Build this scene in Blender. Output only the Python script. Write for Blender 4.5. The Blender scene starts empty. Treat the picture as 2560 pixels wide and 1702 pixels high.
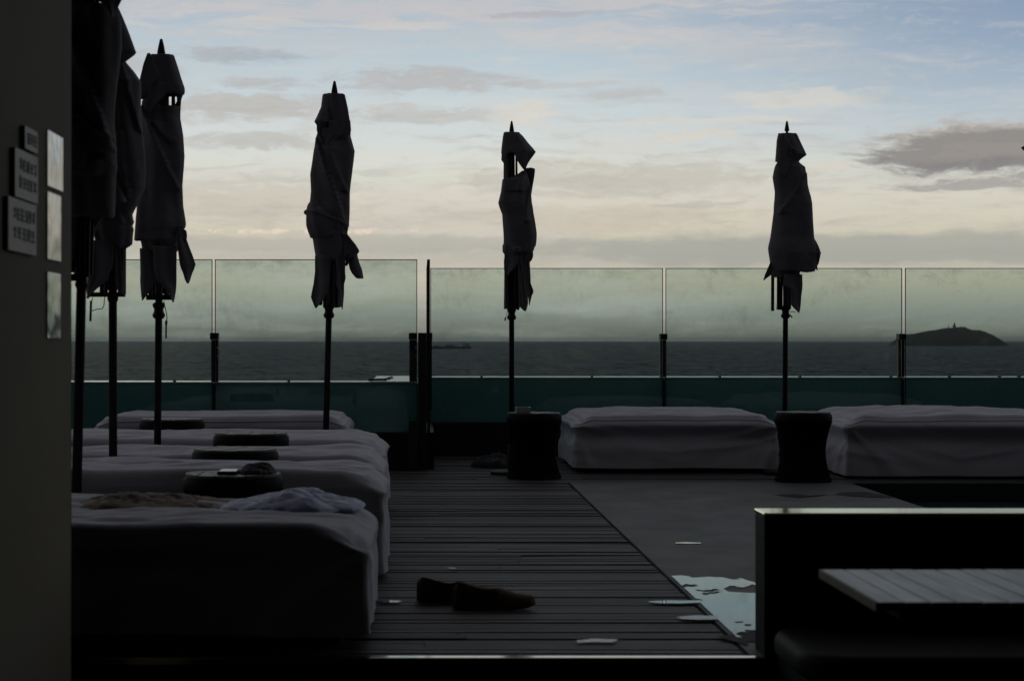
import bpy, bmesh, math, random
from mathutils import Vector, Matrix, noise
R = math.radians
S = bpy.context.scene
COL = S.collection

# ------------------------------------------------------------------ camera
F, PX, PY, H = 4800.0, 1050.0, 851.0, 0.95      # focal length and vanishing point in photo pixels, eye height
cam = bpy.data.cameras.new("camera")
cam.lens = 36.0 * F / 2560; cam.sensor_width = 36.0
cam.shift_x = (1280 - PX) / 2560.0
cam.clip_start = 0.05; cam.clip_end = 200000
cam.dof.use_dof = True; cam.dof.focus_distance = 14.0; cam.dof.aperture_fstop = 6.5
co = bpy.data.objects.new("camera", cam); COL.objects.link(co)
co.location = (0, 0, H); co.rotation_euler = (R(90), 0, 0)
S.camera = co

def W(px, py, Y):
    "photo pixel at depth Y -> world point"
    return Vector(((px - PX) / F * Y, Y, H - (py - PY) / F * Y))
def G(px, py, z=0.0):
    "photo pixel on the level z"
    Y = F * (H - z) / (py - PY)
    return Vector(((px - PX) / F * Y, Y, z))

# ------------------------------------------------------------------ sky
def lin(c):
    return tuple(((v / 255) / 12.92 if v / 255 <= .04045 else ((v / 255 + .055) / 1.055) ** 2.4) for v in c) + (1,)
SUN_EL, SUN_AZ = R(3.0), R(-12)
wd = bpy.data.worlds.new("World"); S.world = wd; wd.use_nodes = True
nt = wd.node_tree
for n in list(nt.nodes): nt.nodes.remove(n)
class NB:
    "small helper to write node maths"
    def __init__(s, t): s.t = t
    def put(s, i, v):
        if hasattr(v, 'is_output'): s.t.links.new(v, i)
        else: i.default_value = v
    def m(s, op, a, b=None, c=None, clamp=False):
        n = s.t.nodes.new('ShaderNodeMath'); n.operation = op; n.use_clamp = clamp
        s.put(n.inputs[0], a)
        if b is not None: s.put(n.inputs[1], b)
        if c is not None: s.put(n.inputs[2], c)
        return n.outputs[0]
    def comb(s, x, y, z=0.0):
        n = s.t.nodes.new('ShaderNodeCombineXYZ')
        for i, v in enumerate((x, y, z)): s.put(n.inputs[i], v)
        return n.outputs[0]
    def noise(s, vec, scale, detail=5, rough=.55, dist=0.0, lac=2.0):
        n = s.t.nodes.new('ShaderNodeTexNoise'); s.put(n.inputs['Vector'], vec)
        n.inputs['Scale'].default_value = scale; n.inputs['Detail'].default_value = detail
        n.inputs['Roughness'].default_value = rough; n.inputs['Distortion'].default_value = dist
        n.inputs['Lacunarity'].default_value = lac
        return n.outputs['Fac']
    def ramp(s, f, stops, mode='LINEAR'):
        n = s.t.nodes.new('ShaderNodeValToRGB'); s.put(n.inputs[0], f)
        n.color_ramp.interpolation = mode
        e = n.color_ramp.elements
        while len(e) < len(stops): e.new(0.5)
        for k, (p, c) in enumerate(stops):
            e[k].position = p; e[k].color = c if len(c) == 4 else tuple(c) + (1,)
        return n.outputs[0]
    def mix(s, f, a, b, blend='MIX'):
        n = s.t.nodes.new('ShaderNodeMix'); n.data_type = 'RGBA'; n.blend_type = blend
        s.put(n.inputs[0], f); s.put(n.inputs[6], a); s.put(n.inputs[7], b)
        return n.outputs[2]
    def sstep(s, v, lo, hi):
        n = s.t.nodes.new('ShaderNodeMapRange'); n.interpolation_type = 'SMOOTHSTEP'
        s.put(n.inputs[0], v); n.inputs[1].default_value = lo; n.inputs[2].default_value = hi
        return n.outputs[0]
B = NB(nt)
tc = nt.nodes.new('ShaderNodeTexCoord'); sx = nt.nodes.new('ShaderNodeSeparateXYZ')
nt.links.new(tc.outputs['Generated'], sx.inputs[0])
dx, dy, dz = sx.outputs
hyp = B.m('SQRT', B.m('ADD', B.m('MULTIPLY', dx, dx), B.m('MULTIPLY', dy, dy)))
v = B.m('DIVIDE', dz, B.m('MAXIMUM', hyp, .001))          # tangent of the elevation
u = B.m('ARCTAN2', dx, dy)                                # azimuth, 0 = straight out to sea
def sky_uv(px, py):
    d = Vector(((px - PX) / F, 1, (PY - py) / F)); h_ = math.hypot(d.x, d.y)
    return math.atan2(d.x, d.y), d.z / h_
# elevation ramp (0 .. 0.2)
def vy(py): return (PY - py) / F / 0.2
base = B.ramp(B.m('DIVIDE', v, 0.2, clamp=True), [
    (vy(851), lin((126, 126, 118))), (vy(828), lin((136, 135, 125))), (vy(780), lin((157, 159, 150))), (vy(740), lin((178, 174, 158))),
    (vy(700), lin((197, 188, 169))), (vy(640), lin((190, 186, 172))), (vy(585), lin((208, 201, 182))), (vy(500), lin((217, 213, 197))),
    (vy(410), lin((218, 220, 211))), (vy(350), lin((212, 219, 217))), (vy(270), lin((203, 215, 219))), (vy(160), lin((188, 203, 212))),
    (vy(60), lin((178, 192, 204))), (1.0, lin((166, 181, 197)))])
right = B.sstep(u, .04, .33)
base = B.mix(B.m('MULTIPLY', right, B.m('MULTIPLY', B.sstep(v, .05, .19), .85)), base, lin((126, 149, 178)))
warp = B.m('MULTIPLY', B.m('SUBTRACT', B.noise(B.comb(B.m('MULTIPLY', u, 14), B.m('MULTIPLY', v, 40)), 1.0, 6, .62), .5), .016)
vv = B.m('ADD', v, warp)
uw = B.m('ADD', u, B.m('MULTIPLY', B.m('SUBTRACT', B.noise(B.comb(B.m('MULTIPLY', u, 20), B.m('MULTIPLY', v, 60), 3.7), 1.0, 6, .62), .5), .05))
n1 = B.noise(B.comb(B.m('MULTIPLY', u, 7), B.m('MULTIPLY', vv, 56), 1.3), 1.0, 9, .6, .25)
n2 = B.noise(B.comb(B.m('MULTIPLY', u, 16), B.m('MULTIPLY', vv, 150), 7.1), 1.0, 9, .64, .3)
n3 = B.noise(B.comb(B.m('MULTIPLY', u, 45), B.m('MULTIPLY', vv, 190), 2.2), 1.0, 9, .66, .35)
n4 = B.noise(B.comb(B.m('MULTIPLY', u, 130), B.m('MULTIPLY', v, 260), 5.0), 1.0, 7, .62, .2)
n6 = B.noise(B.comb(B.m('MULTIPLY', uw, 75), B.m('MULTIPLY', vv, 300), 8.4), 1.0, 8, .68, .2)
n5 = B.m('ADD', B.m('MULTIPLY', n3, .40), B.m('ADD', B.m('MULTIPLY', n2, .25), B.m('MULTIPLY', n6, .35)))
# high veil: broad pale warm streaks
veil = B.m('MULTIPLY', B.sstep(n1, .42, .70), B.m('SUBTRACT', .5, B.m('MULTIPLY', B.sstep(u, .10, .28), .4)))
sky = B.mix(veil, base, lin((208, 202, 196)))
sky = B.mix(B.m('MULTIPLY', B.sstep(n2, .50, .76), B.m('MULTIPLY', B.sstep(v, .03, .07), .32)), sky, lin((224, 214, 200)))
thin = B.m('MULTIPLY', B.sstep(B.m('SUBTRACT', 1.0, n2), .48, .70), B.m('MULTIPLY', B.m('SUBTRACT', 1.0, B.sstep(v, .10, .16)), .42))
sky = B.mix(thin, sky, lin((178, 173, 166)))
def blob(px, py, a, b, col, amt=1.0, k=.50, soft=.34, flat=0.0, nz=None, amp=4.6):
    "a cloud at its own direction in the sky: elliptical body broken up by noise"
    global sky
    cu, cv = sky_uv(px, py)
    du = B.m('DIVIDE', B.m('SUBTRACT', uw, cu), a / F)
    dv = B.m('DIVIDE', B.m('SUBTRACT', vv, cv), b / F)
    if flat:                                               # flat underside
        dv = B.m('MULTIPLY', dv, B.m('ADD', 1.0, B.m('MULTIPLY', B.m('LESS_THAN', dv, 0.0), flat)))
    g = B.m('POWER', 2.718, B.m('MULTIPLY', -1.0, B.m('ADD', B.m('MULTIPLY', du, du), B.m('MULTIPLY', dv, dv))))
    w = B.m('ADD', g, B.m('MULTIPLY', B.m('SUBTRACT', nz if nz is not None else n5, .5), amp))
    f = B.m('MULTIPLY', B.sstep(w, k - soft, k + soft), B.m('MULTIPLY', B.sstep(g, .05, .55), amt*.62))
    sky = B.mix(f, sky, col)
    return f
blob(1100, 12, 1000, 44, lin((206, 198, 196)), .85, nz=n2)
blob(760, 62, 420, 16, lin((216, 207, 198)), .6, nz=n2)
blob(1700, 85, 330, 26, lin((205, 200, 200)), .7, nz=n2)
blob(1360, 38, 170, 8, lin((166, 168, 178)), .8)
blob(610, 136, 190, 20, lin((160, 161, 168)), .85)
blob(345, 160, 120, 40, lin((178, 175, 178)), .8)
blob(1080, 204, 290, 34, lin((180, 173, 170)), .95)
blob(660, 208, 120, 24, lin((178, 173, 172)), .85)
blob(570, 268, 340, 44, lin((182, 173, 165)), .95, nz=n5)
blob(1030, 290, 250, 26, lin((186, 180, 174)), .8, nz=n5)
blob(640, 352, 160, 24, lin((182, 175, 168)), .9)
blob(1320, 285, 110, 30, lin((228, 216, 198)), .75)
blob(1540, 236, 150, 18, lin((186, 184, 182)), .85)
blob(1400, 212, 160, 9, lin((190, 184, 182)), .7)
blob(2010, 244, 170, 30, lin((228, 219, 202)), .62)
blob(1800, 300, 260, 14, lin((224, 216, 200)), .6)
blob(1740, 338, 130, 16, lin((224, 212, 194)), .7)
blob(1550, 445, 460, 48, lin((192, 185, 174)), .95, nz=n5)
blob(600, 500, 420, 60, lin((190, 182, 170)), .7, nz=n5)
blob(1500, 545, 460, 36, lin((198, 187, 170)), .85, nz=n5)
blob(1740, 510, 140, 9, lin((178, 174, 170)), .8)
blob(2060, 418, 80, 12, lin((226, 208, 190)), .7)
sky = B.mix(B.m('MULTIPLY', B.sstep(n6, .50, .68), B.m('MULTIPLY', B.sstep(v, .04, .06), .22)), sky, lin((216, 208, 198)))
sky = B.mix(B.m('MULTIPLY', B.sstep(n3, .52, .70), B.m('MULTIPLY', B.m('SUBTRACT', 1.0, B.sstep(v, .10, .15)), .26)), sky, lin((180, 174, 166)))
# the grey bank low over the sea, with cumulus heads along it on the left
blob(2150, 622, 900, 42, lin((156, 160, 154)), 1.0, .40, .3, nz=n5, amp=1.8)
blob(900, 612, 800, 24, lin((174, 173, 164)), .9, .45, .3, nz=n5, amp=2.2)
cu0, cv0 = sky_uv(770, 577)
cg = B.m('POWER', 2.718, B.m('MULTIPLY', -1.0, B.m('ADD', B.m('POWER', B.m('DIVIDE', B.m('SUBTRACT', u, cu0), 330 / F), 4.0), B.m('POWER', B.m('DIVIDE', B.m('SUBTRACT', v, cv0), 13 / F), 2.0))))
sky = B.mix(B.m('MULTIPLY', B.sstep(B.m('ADD', cg, B.m('MULTIPLY', B.m('SUBTRACT', n4, .5), 4.2)), .92, 1.12), B.m('MULTIPLY', cg, .9)), sky, lin((232, 214, 196)))
# the dark cloud on the right, its lit top edge first
blob(2480, 362, 310, 62, lin((190, 180, 170)), 1.35, .42, .22, .2, nz=n5, amp=2.2)
blob(2480, 380, 320, 66, lin((134, 132, 131)), 1.35, .42, .24, .2, nz=n5, amp=2.4)
blob(2490, 378, 170, 26, lin((158, 151, 145)), .8, .42, .25, nz=n3)
blob(2450, 416, 260, 16, lin((124, 119, 120)), .75, nz=n5)
blob(2200, 402, 70, 9, lin((140, 134, 134)), .9)
blob(2480, 456, 220, 20, lin((156, 152, 150)), 1.2)
# above the band the camera sees: the dusk sky of the Sky Texture, dimmer towards the zenith and away from the west
nis = nt.nodes.new('ShaderNodeTexSky'); nis.sky_type = 'NISHITA'; nis.sun_disc = False
nis.sun_elevation = SUN_EL; nis.sun_rotation = SUN_AZ; nis.dust_density = 2.0; nis.ozone_density = 2.0
nsk = B.mix(1.0, nis.outputs[0], (.060, .056, .060, 1), 'MULTIPLY')
nsk = B.mix(.8, nsk, B.ramp(B.m('DIVIDE', v, 3.0, clamp=True), [(0, (.34,.345,.36)), (.15, (.30,.305,.32)), (.35, (.22,.225,.245)), (1.0, (.15,.155,.175))]))
sky = B.mix(B.sstep(v, .17, .42), sky, nsk)
back = B.sstep(dy, -.45, .70)
sky = B.mix(B.m('SUBTRACT', 1.0, back), sky, (.070, .070, .078, 1))
bg = nt.nodes.new('ShaderNodeBackground'); nt.links.new(sky, bg.inputs[0]); bg.inputs[1].default_value = 1.0
wo = nt.nodes.new('ShaderNodeOutputWorld'); nt.links.new(bg.outputs[0], wo.inputs[0])

sl = bpy.data.lights.new("sun", 'SUN'); sl.energy = 0.05; sl.angle = R(12); sl.color = (1, .86, .72)
so = bpy.data.objects.new("sun", sl); COL.objects.link(so)
so.rotation_euler = Vector((math.sin(SUN_AZ) * math.cos(SUN_EL), math.cos(SUN_AZ) * math.cos(SUN_EL), math.sin(SUN_EL))).to_track_quat('Z', 'Y').to_euler()
S.view_settings.view_transform = 'Standard'; S.view_settings.look = 'None'
S.view_settings.exposure = 0; S.view_settings.gamma = 1
S.cycles.use_denoising = True
S.cycles.max_bounces = 6; S.cycles.transparent_max_bounces = 16
S.cycles.volume_bounces = 1
S.cycles.sample_clamp_indirect = 4

# ------------------------------------------------------------------ helpers
ORG = {}
def tag(o, label=None, cat=None, group=None, kind=None):
    if label: o['label'] = label
    if cat: o['category'] = cat
    if group: o['group'] = group
    if kind: o['kind'] = kind
    return o
def thing(name, loc, label, cat, group=None):
    o = bpy.data.objects.new(name, None); COL.objects.link(o); o.location = loc
    o.empty_display_size = .1
    ORG[o] = Vector(loc)
    return tag(o, label, cat, group)
class MB:
    def __init__(s): s.v = []; s.f = []; s.mi = []
    def face(s, idx, m=0): s.f.append(tuple(idx)); s.mi.append(m)
    def add(s, vs, fs, m=0):
        o = len(s.v); s.v += [Vector(p) for p in vs]
        for f in fs: s.face([i + o for i in f], m)
    def box(s, x0, x1, y0, y1, z0, z1, m=0, b=0.0):
        if b <= 0:
            s.add([(x0,y0,z0),(x1,y0,z0),(x1,y1,z0),(x0,y1,z0),(x0,y0,z1),(x1,y0,z1),(x1,y1,z1),(x0,y1,z1)],
                  [(0,3,2,1),(4,5,6,7),(0,1,5,4),(1,2,6,5),(2,3,7,6),(3,0,4,7)], m)
        else:
            bm = bmesh.new(); bmesh.ops.create_cube(bm, size=1)
            for q in bm.verts: q.co = Vector((x0+(q.co.x+.5)*(x1-x0), y0+(q.co.y+.5)*(y1-y0), z0+(q.co.z+.5)*(z1-z0)))
            bmesh.ops.bevel(bm, geom=bm.edges[:], offset=b, segments=2, affect='EDGES', profile=.5)
            s.bm(bm, m)
    def bm(s, bm, m=0):
        bm.verts.ensure_lookup_table(); bm.verts.index_update()
        s.add([q.co.copy() for q in bm.verts], [[q.index for q in f.verts] for f in bm.faces], m); bm.free()
    def tube(s, pts, rad, n=12, m=0, cap=True):
        pts = [Vector(p) for p in pts]; k = len(pts)
        if not hasattr(rad, '__len__'): rad = [rad] * k
        o = len(s.v); ref = None
        for i, p in enumerate(pts):
            t = (pts[min(i+1, k-1)] - pts[max(i-1, 0)]).normalized()
            if ref is None: ref = Vector((1,0,0)) if abs(t.x) < .8 else Vector((0,1,0))
            a = t.cross(ref).normalized(); b = a.cross(t).normalized(); ref = b
            for j in range(n):
                th = 2*math.pi*j/n
                s.v.append(p + (a*math.cos(th) + b*math.sin(th)) * rad[i])
        for i in range(k-1):
            for j in range(n):
                a0 = o+i*n+j; a1 = o+i*n+(j+1) % n
                s.face((a0, a1, a1+n, a0+n), m)
        if cap:
            s.face([o+j for j in range(n)][::-1], m); s.face([o+(k-1)*n+j for j in range(n)], m)
    def lathe(s, prof, c=(0,0,0), n=32, m=0):
        o = len(s.v); c = Vector(c)
        for r, z in prof:
            for j in range(n):
                th = 2*math.pi*j/n; s.v.append(c + Vector((r*math.cos(th), r*math.sin(th), z)))
        for i in range(len(prof)-1):
            for j in range(n):
                a0 = o+i*n+j; a1 = o+i*n+(j+1) % n; s.face((a0, a1, a1+n, a0+n), m)
        s.face([o+j for j in range(n)][::-1], m); s.face([o+(len(prof)-1)*n+j for j in range(n)], m)
    def grid(s, rows, m=0, wrap=False):
        o = len(s.v); nr = len(rows); nc = len(rows[0])
        for r in rows: s.v += [Vector(p) for p in r]
        for i in range(nr-1):
            for j in range(nc if wrap else nc-1):
                j1 = (j+1) % nc
                s.face((o+i*nc+j, o+i*nc+j1, o+(i+1)*nc+j1, o+(i+1)*nc+j), m)
        return o
    def poly(s, pts, z, m=0):
        s.add([(p[0], p[1], z) for p in pts], [list(range(len(pts)))], m)
def obj(name, mb, mat, parent=None, smooth=False, auto=None, recalc=True):
    org = ORG.get(parent, Vector((0,0,0))).copy()
    me = bpy.data.meshes.new(name)
    me.from_pydata([tuple(p - org) for p in mb.v], [], mb.f)
    mats = mat if isinstance(mat, (list, tuple)) else [mat]
    for q in mats: me.materials.append(q)
    me.polygons.foreach_set('material_index', mb.mi)
    if recalc:
        bm = bmesh.new(); bm.from_mesh(me); bmesh.ops.recalc_face_normals(bm, faces=bm.faces[:]); bm.to_mesh(me); bm.free()
    if smooth or auto: me.polygons.foreach_set('use_smooth', [True]*len(me.polygons))
    if auto: me.set_sharp_from_angle(angle=R(auto))
    me.update()
    o = bpy.data.objects.new(name, me); COL.objects.link(o)
    ORG[o] = org
    if parent: o.parent = parent
    return o
def dup(root, loc, rz=0, sc=(1,1,1)):
    r = root.copy(); COL.objects.link(r); r.location = loc; r.rotation_euler = (0,0,rz); r.scale = sc
    for ch in root.children:
        c = ch.copy(); COL.objects.link(c); c.parent = r
        for g in ch.children:
            d = g.copy(); COL.objects.link(d); d.parent = c
    return r
def nz(x, y, z=0.0): return noise.noise(Vector((x, y, z)))
def fbm(x, y, z=0.0, o=4):
    a, t = 1.0, 0.0
    for k in range(o):
        t += a * noise.noise(Vector((x, y, z))); x *= 2.03; y *= 2.03; z *= 2.03; a *= .5
    return t

# ------------------------------------------------------------------ materials
def mat(name, col, rough=.6, metal=0.0, spec=.5, var=None, vscale=(1,1,1), vamt=.5, bump=None, bscale=(1,1,1), bstr=.2, bdist=.01, rvar=0.0, sheen=0.0, coat=0.0):
    m = bpy.data.materials.new(name); m.use_nodes = True; t = m.node_tree
    b = t.nodes['Principled BSDF']; N = NB(t)
    b.inputs['Roughness'].default_value = rough; b.inputs['Metallic'].default_value = metal
    b.inputs['Specular IOR Level'].default_value = spec
    b.inputs['Sheen Weight'].default_value = sheen
    b.inputs['Coat Weight'].default_value = coat
    c = tuple(col) + (1,)
    tcn = t.nodes.new('ShaderNodeTexCoord')
    def vec(sc):
        mp = t.nodes.new('ShaderNodeMapping'); t.links.new(tcn.outputs['Object'], mp.inputs[0]); mp.inputs['Scale'].default_value = sc
        return mp.outputs[0]
    if var is not None:
        f = N.noise(vec(vscale), 1.0, 6, .6)
        f2 = N.sstep(f, .5 - .5*(1-vamt) - .02, .5 + .5*(1-vamt) + .02)
        t.links.new(N.mix(f2, c, tuple(var) + (1,)), b.inputs['Base Color'])
        if rvar: t.links.new(N.m('ADD', rough - rvar, N.m('MULTIPLY', f, 2*rvar)), b.inputs['Roughness'])
    else:
        b.inputs['Base Color'].default_value = c
    if bump:
        bn = t.nodes.new('ShaderNodeBump'); bn.inputs['Strength'].default_value = bstr; bn.inputs['Distance'].default_value = bdist
        t.links.new(N.noise(vec(bscale), 1.0, bump, .6), bn.inputs['Height']); t.links.new(bn.outputs[0], b.inputs['Normal'])
    return m
M = {}
M['cloth'] = mat('bed_cover_cloth', (.60,.58,.62), .85, var=(.52,.50,.54), vscale=(3,3,3), vamt=.4, bump=6, bscale=(38,38,38), bstr=.35, bdist=.006, sheen=.1)
M['canvas'] = mat('umbrella_canvas', (.17,.165,.17), .9, var=(.125,.12,.125), vscale=(5,5,5), vamt=.4, bump=5, bscale=(60,60,60), bstr=.3, bdist=.004)
M['black'] = mat('black_metal', (.012,.012,.013), .5, var=(.02,.02,.02), vscale=(20,20,20), spec=.25)
M['base'] = mat('bed_base_black', (.01,.01,.011), .7, var=(.016,.015,.015), vscale=(8,8,8), spec=.15)
M['cord'] = mat('woven_cord', (.010,.0095,.0095), .7, var=(.006,.006,.006), vscale=(40,40,40), spec=.12)
M['tabletop'] = mat('table_slat_wood', (.085,.066,.05), .5, var=(.05,.04,.032), vscale=(40,6,6), rvar=.1, bump=4, bscale=(60,5,5), bstr=.2)
M['post'] = mat('post_steel', (.016,.017,.018), .55, var=(.03,.029,.028), vscale=(12,12,6), spec=.3)
M['kerb'] = mat('kerb_dark', (.02,.02,.021), .7, var=(.032,.031,.03), vscale=(4,4,4), bump=5, bscale=(30,30,30), spec=.15)
M['parapet'] = mat('parapet_paint', (.25,.47,.47), .8, var=(.21,.41,.41), vscale=(2,2,2), bump=5, bscale=(20,20,20), spec=.2)
M['flash'] = mat('pale_metal_flashing', (.80,.77,.68), .3, 0.6, var=(.62,.60,.54), vscale=(3,14,14), rvar=.08)
M['trim'] = mat('metal_trim', (.70,.63,.45), .10, 1.0, var=(.50,.45,.32), vscale=(5.5,30,30), vamt=.25, rvar=.05)
M['concrete'] = mat('pool_coping_concrete', (.120,.117,.110), .62, var=(.062,.061,.06), vscale=(3.4,2.3,1), vamt=.2, bump=7, bscale=(45,45,45), bstr=.25, bdist=.004, rvar=.12, spec=.35)
M['stain'] = mat('wet_concrete', (.022,.0215,.021), .7, var=(.036,.034,.033), vscale=(9,9,9), spec=.1)
M['plaster'] = mat('warm_plaster', (.275,.235,.165), .8, var=(.225,.192,.135), vscale=(1.6,1.6,1.6), bump=6, bscale=(70,70,70), bstr=.25, bdist=.003, spec=.2)
M['steel'] = mat('brushed_steel', (.50,.50,.475), .16, .95, var=(.31,.325,.325), vscale=(2,7,13), vamt=.2, rvar=.08, bump=2, bscale=(6,6,6), bstr=.6, bdist=.02)
M['signface'] = mat('sign_face', (.60,.57,.48), .5, var=(.52,.49,.41), vscale=(9,9,9), spec=.3)
M['signedge'] = mat('sign_edge_black', (.008,.008,.008), .6, spec=.2)
M['ink'] = mat('sign_lettering', (.02,.015,.012), .6)
M['lowwall'] = mat('dark_low_wall', (.03,.03,.031), .75, var=(.05,.048,.046), vscale=(9,9,60), bump=6, bscale=(50,50,50), spec=.15)
M['pad'] = mat('bench_cushion', (.018,.018,.019), .65, var=(.010,.010,.011), vscale=(12,12,12), bump=5, bscale=(90,90,90), bstr=.2, spec=.2)
M['bwood'] = mat('table_boards', (.50,.47,.45), .36, var=(.29,.265,.25), vscale=(26,3.2,3), vamt=.15, bump=5, bscale=(90,6,6), bstr=.25, rvar=.12, spec=.5)
M['bedge'] = mat('table_edge_wood', (.13,.10,.055), .6, var=(.09,.07,.04), vscale=(10,10,30))
M['floor'] = mat('lower_floor', (.025,.025,.026), .6, var=(.04,.04,.04), vscale=(3,3,3))
M['shoe'] = mat('brown_suede', (.115,.076,.047), .85, var=(.08,.052,.032), vscale=(18,18,18), bump=5, bscale=(160,160,160), bstr=.3, spec=.15)
M['shoetip'] = mat('brown_suede_vamp', (.20,.122,.078), .8, var=(.15,.09,.056), vscale=(18,18,18), bump=5, bscale=(160,160,160), bstr=.3, spec=.15)
M['sole'] = mat('shoe_sole', (.025,.02,.018), .7)
M['insole'] = mat('shoe_lining', (.05,.035,.025), .9)
M['beige'] = mat('beige_garment', (.36,.33,.28), .9, var=(.21,.135,.075), vscale=(5,9,14), vamt=.45, bump=5, bscale=(40,40,40), bstr=.3)
M['lilac'] = mat('lilac_bag', (.40,.42,.60), .5, var=(.34,.36,.54), vscale=(9,9,9), bump=5, bscale=(26,26,26), bstr=.4, bdist=.01, spec=.4)
M['darkcloth'] = mat('black_cloth', (.02,.02,.022), .85, var=(.032,.032,.034), vscale=(20,20,20), bump=5, bscale=(60,60,60))
M['pale'] = mat('pale_ceramic', (.5,.49,.46), .4, var=(.42,.41,.38), vscale=(20,20,20))
M['screen_sheen'] = mat('painted_screen_sheen', (.85,.83,.74), .25, var=(.8,.77,.68), vscale=(20,20,20), spec=.8)  # pale colour stands for the sky reflected in the phone screen
M['island'] = mat('island_scrub', (.045,.055,.04), .9, var=(.075,.075,.06), vscale=(.02,.02,.03), vamt=.3, spec=.1)
M['farwall'] = mat('lighthouse_wall', (.10,.10,.095), .8, var=(.14,.14,.13), vscale=(.2,.2,.2))
M['hull'] = mat('ship_hull', (.05,.055,.06), .7, var=(.07,.06,.055), vscale=(.05,.05,.2))
M['shipwhite'] = mat('ship_white', (.45,.46,.45), .6, var=(.36,.37,.36), vscale=(.2,.2,.2))
M['pooltile'] = mat('pool_tile', (.02,.028,.03), .5, var=(.03,.04,.042), vscale=(6,6,6), spec=.2)

def deck_mat():
    m = bpy.data.materials.new('weathered_deck_boards'); m.use_nodes = True; t = m.node_tree; N = NB(t)
    b = t.nodes['Principled BSDF']
    g = t.nodes.new('ShaderNodeNewGeometry'); s = t.nodes.new('ShaderNodeSeparateXYZ'); t.links.new(g.outputs['Position'], s.inputs[0])
    isl = N.m('MULTIPLY', g.outputs['Random Per Island'], 17.0)
    grain = N.noise(N.comb(N.m('MULTIPLY', s.outputs[0], 2.2), N.m('MULTIPLY', s.outputs[1], 95), isl), 1.0, 6, .65)
    wear = N.noise(N.comb(N.m('MULTIPLY', s.outputs[0], .9), N.m('MULTIPLY', s.outputs[1], 1.6), 3.0), 1.0, 5, .6)
    c = N.mix(grain, (.052,.047,.046,1), (.115,.107,.103,1))
    c = N.mix(N.m('MULTIPLY', N.sstep(g.outputs['Random Per Island'], .35, 1.0), .75), c, (.038,.036,.035,1))
    c = N.mix(N.m('MULTIPLY', N.sstep(wear, .5, .75), .5), c, (.135,.125,.118,1))
    t.links.new(c, b.inputs['Base Color'])
    t.links.new(N.m('ADD', .46, N.m('MULTIPLY', wear, .3)), b.inputs['Roughness'])
    b.inputs['Specular IOR Level'].default_value = .28
    gro = N.m('SINE', N.m('MULTIPLY', s.outputs[1], 2*math.pi/.0235))
    hh = N.m('ADD', N.m('MULTIPLY', gro, .5), N.m('MULTIPLY', grain, 1.2))
    bn = t.nodes.new('ShaderNodeBump'); bn.inputs['Strength'].default_value = .5; bn.inputs['Distance'].default_value = .003
    t.links.new(hh, bn.inputs['Height']); t.links.new(bn.outputs[0], b.inputs['Normal'])
    return m
M['deck'] = deck_mat()
def water_mat(name, col, rough, sc, strength, dist, spec=.5, stretch=(1,1,1)):
    m = bpy.data.materials.new(name); m.use_nodes = True; t = m.node_tree; N = NB(t)
    b = t.nodes['Principled BSDF']; b.inputs['Base Color'].default_value = tuple(col)+(1,)
    b.inputs['Roughness'].default_value = rough; b.inputs['IOR'].default_value = 1.33; b.inputs['Specular IOR Level'].default_value = spec
    g = t.nodes.new('ShaderNodeNewGeometry'); mp = t.nodes.new('ShaderNodeMapping'); t.links.new(g.outputs['Position'], mp.inputs[0]); mp.inputs['Scale'].default_value = stretch
    bn = t.nodes.new('ShaderNodeBump'); bn.inputs['Strength'].default_value = strength; bn.inputs['Distance'].default_value = dist
    t.links.new(N.noise(mp.outputs[0], sc, 5, .6, .4), bn.inputs['Height']); t.links.new(bn.outputs[0], b.inputs['Normal'])
    return m
M['pool'] = water_mat('pool_water', (.03,.075,.085), .04, 4.5, .5, .05)
M['damp'] = water_mat('damp_film', (.05,.05,.048), .22, 6.0, .2, .003)
M['puddle'] = water_mat('puddle_water', (.10,.10,.095), .02, 3.0, .05, .003)
def sea_mat():
    m = bpy.data.materials.new('sea_water'); m.use_nodes = True; t = m.node_tree; N = NB(t)
    b = t.nodes['Principled BSDF']
    g = t.nodes.new('ShaderNodeNewGeometry'); s = t.nodes.new('ShaderNodeSeparateXYZ'); t.links.new(g.outputs['Position'], s.inputs[0])
    # light and dark of the swell painted into colour and specular: patches long in depth so that they stay visible with distance
    ly = N.m('LOGARITHM', N.m('MAXIMUM', s.outputs[1], 10.0), 2.718)
    lx = N.m('DIVIDE', s.outputs[0], N.m('MAXIMUM', s.outputs[1], 10.0))
    sw = N.noise(N.comb(N.m('MULTIPLY', lx, 150), N.m('MULTIPLY', ly, 15), 0.0), 1.0, 8, .78)
    sw2 = N.noise(N.comb(N.m('MULTIPLY', s.outputs[0], .012), N.m('MULTIPLY', s.outputs[1], .006), 0.0), 1.0, 6, .65)
    f = N.m('ADD', N.m('MULTIPLY', sw, .65), N.m('MULTIPLY', sw2, .35))
    t.links.new(N.mix(N.sstep(f, .40, .60), (.001,.005,.008,1), (.030,.054,.070,1)), b.inputs['Base Color'])
    b.inputs['Roughness'].default_value = .55; b.inputs['IOR'].default_value = 1.33
    t.links.new(N.m('MULTIPLY', N.sstep(f, .38, .64), .09), b.inputs['Specular IOR Level'])
    bn = t.nodes.new('ShaderNodeBump'); bn.inputs['Strength'].default_value = .8; bn.inputs['Distance'].default_value = 3.0
    t.links.new(f, bn.inputs['Height']); t.links.new(bn.outputs[0], b.inputs['Normal'])
    return m
M['sea'] = sea_mat()
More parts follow.
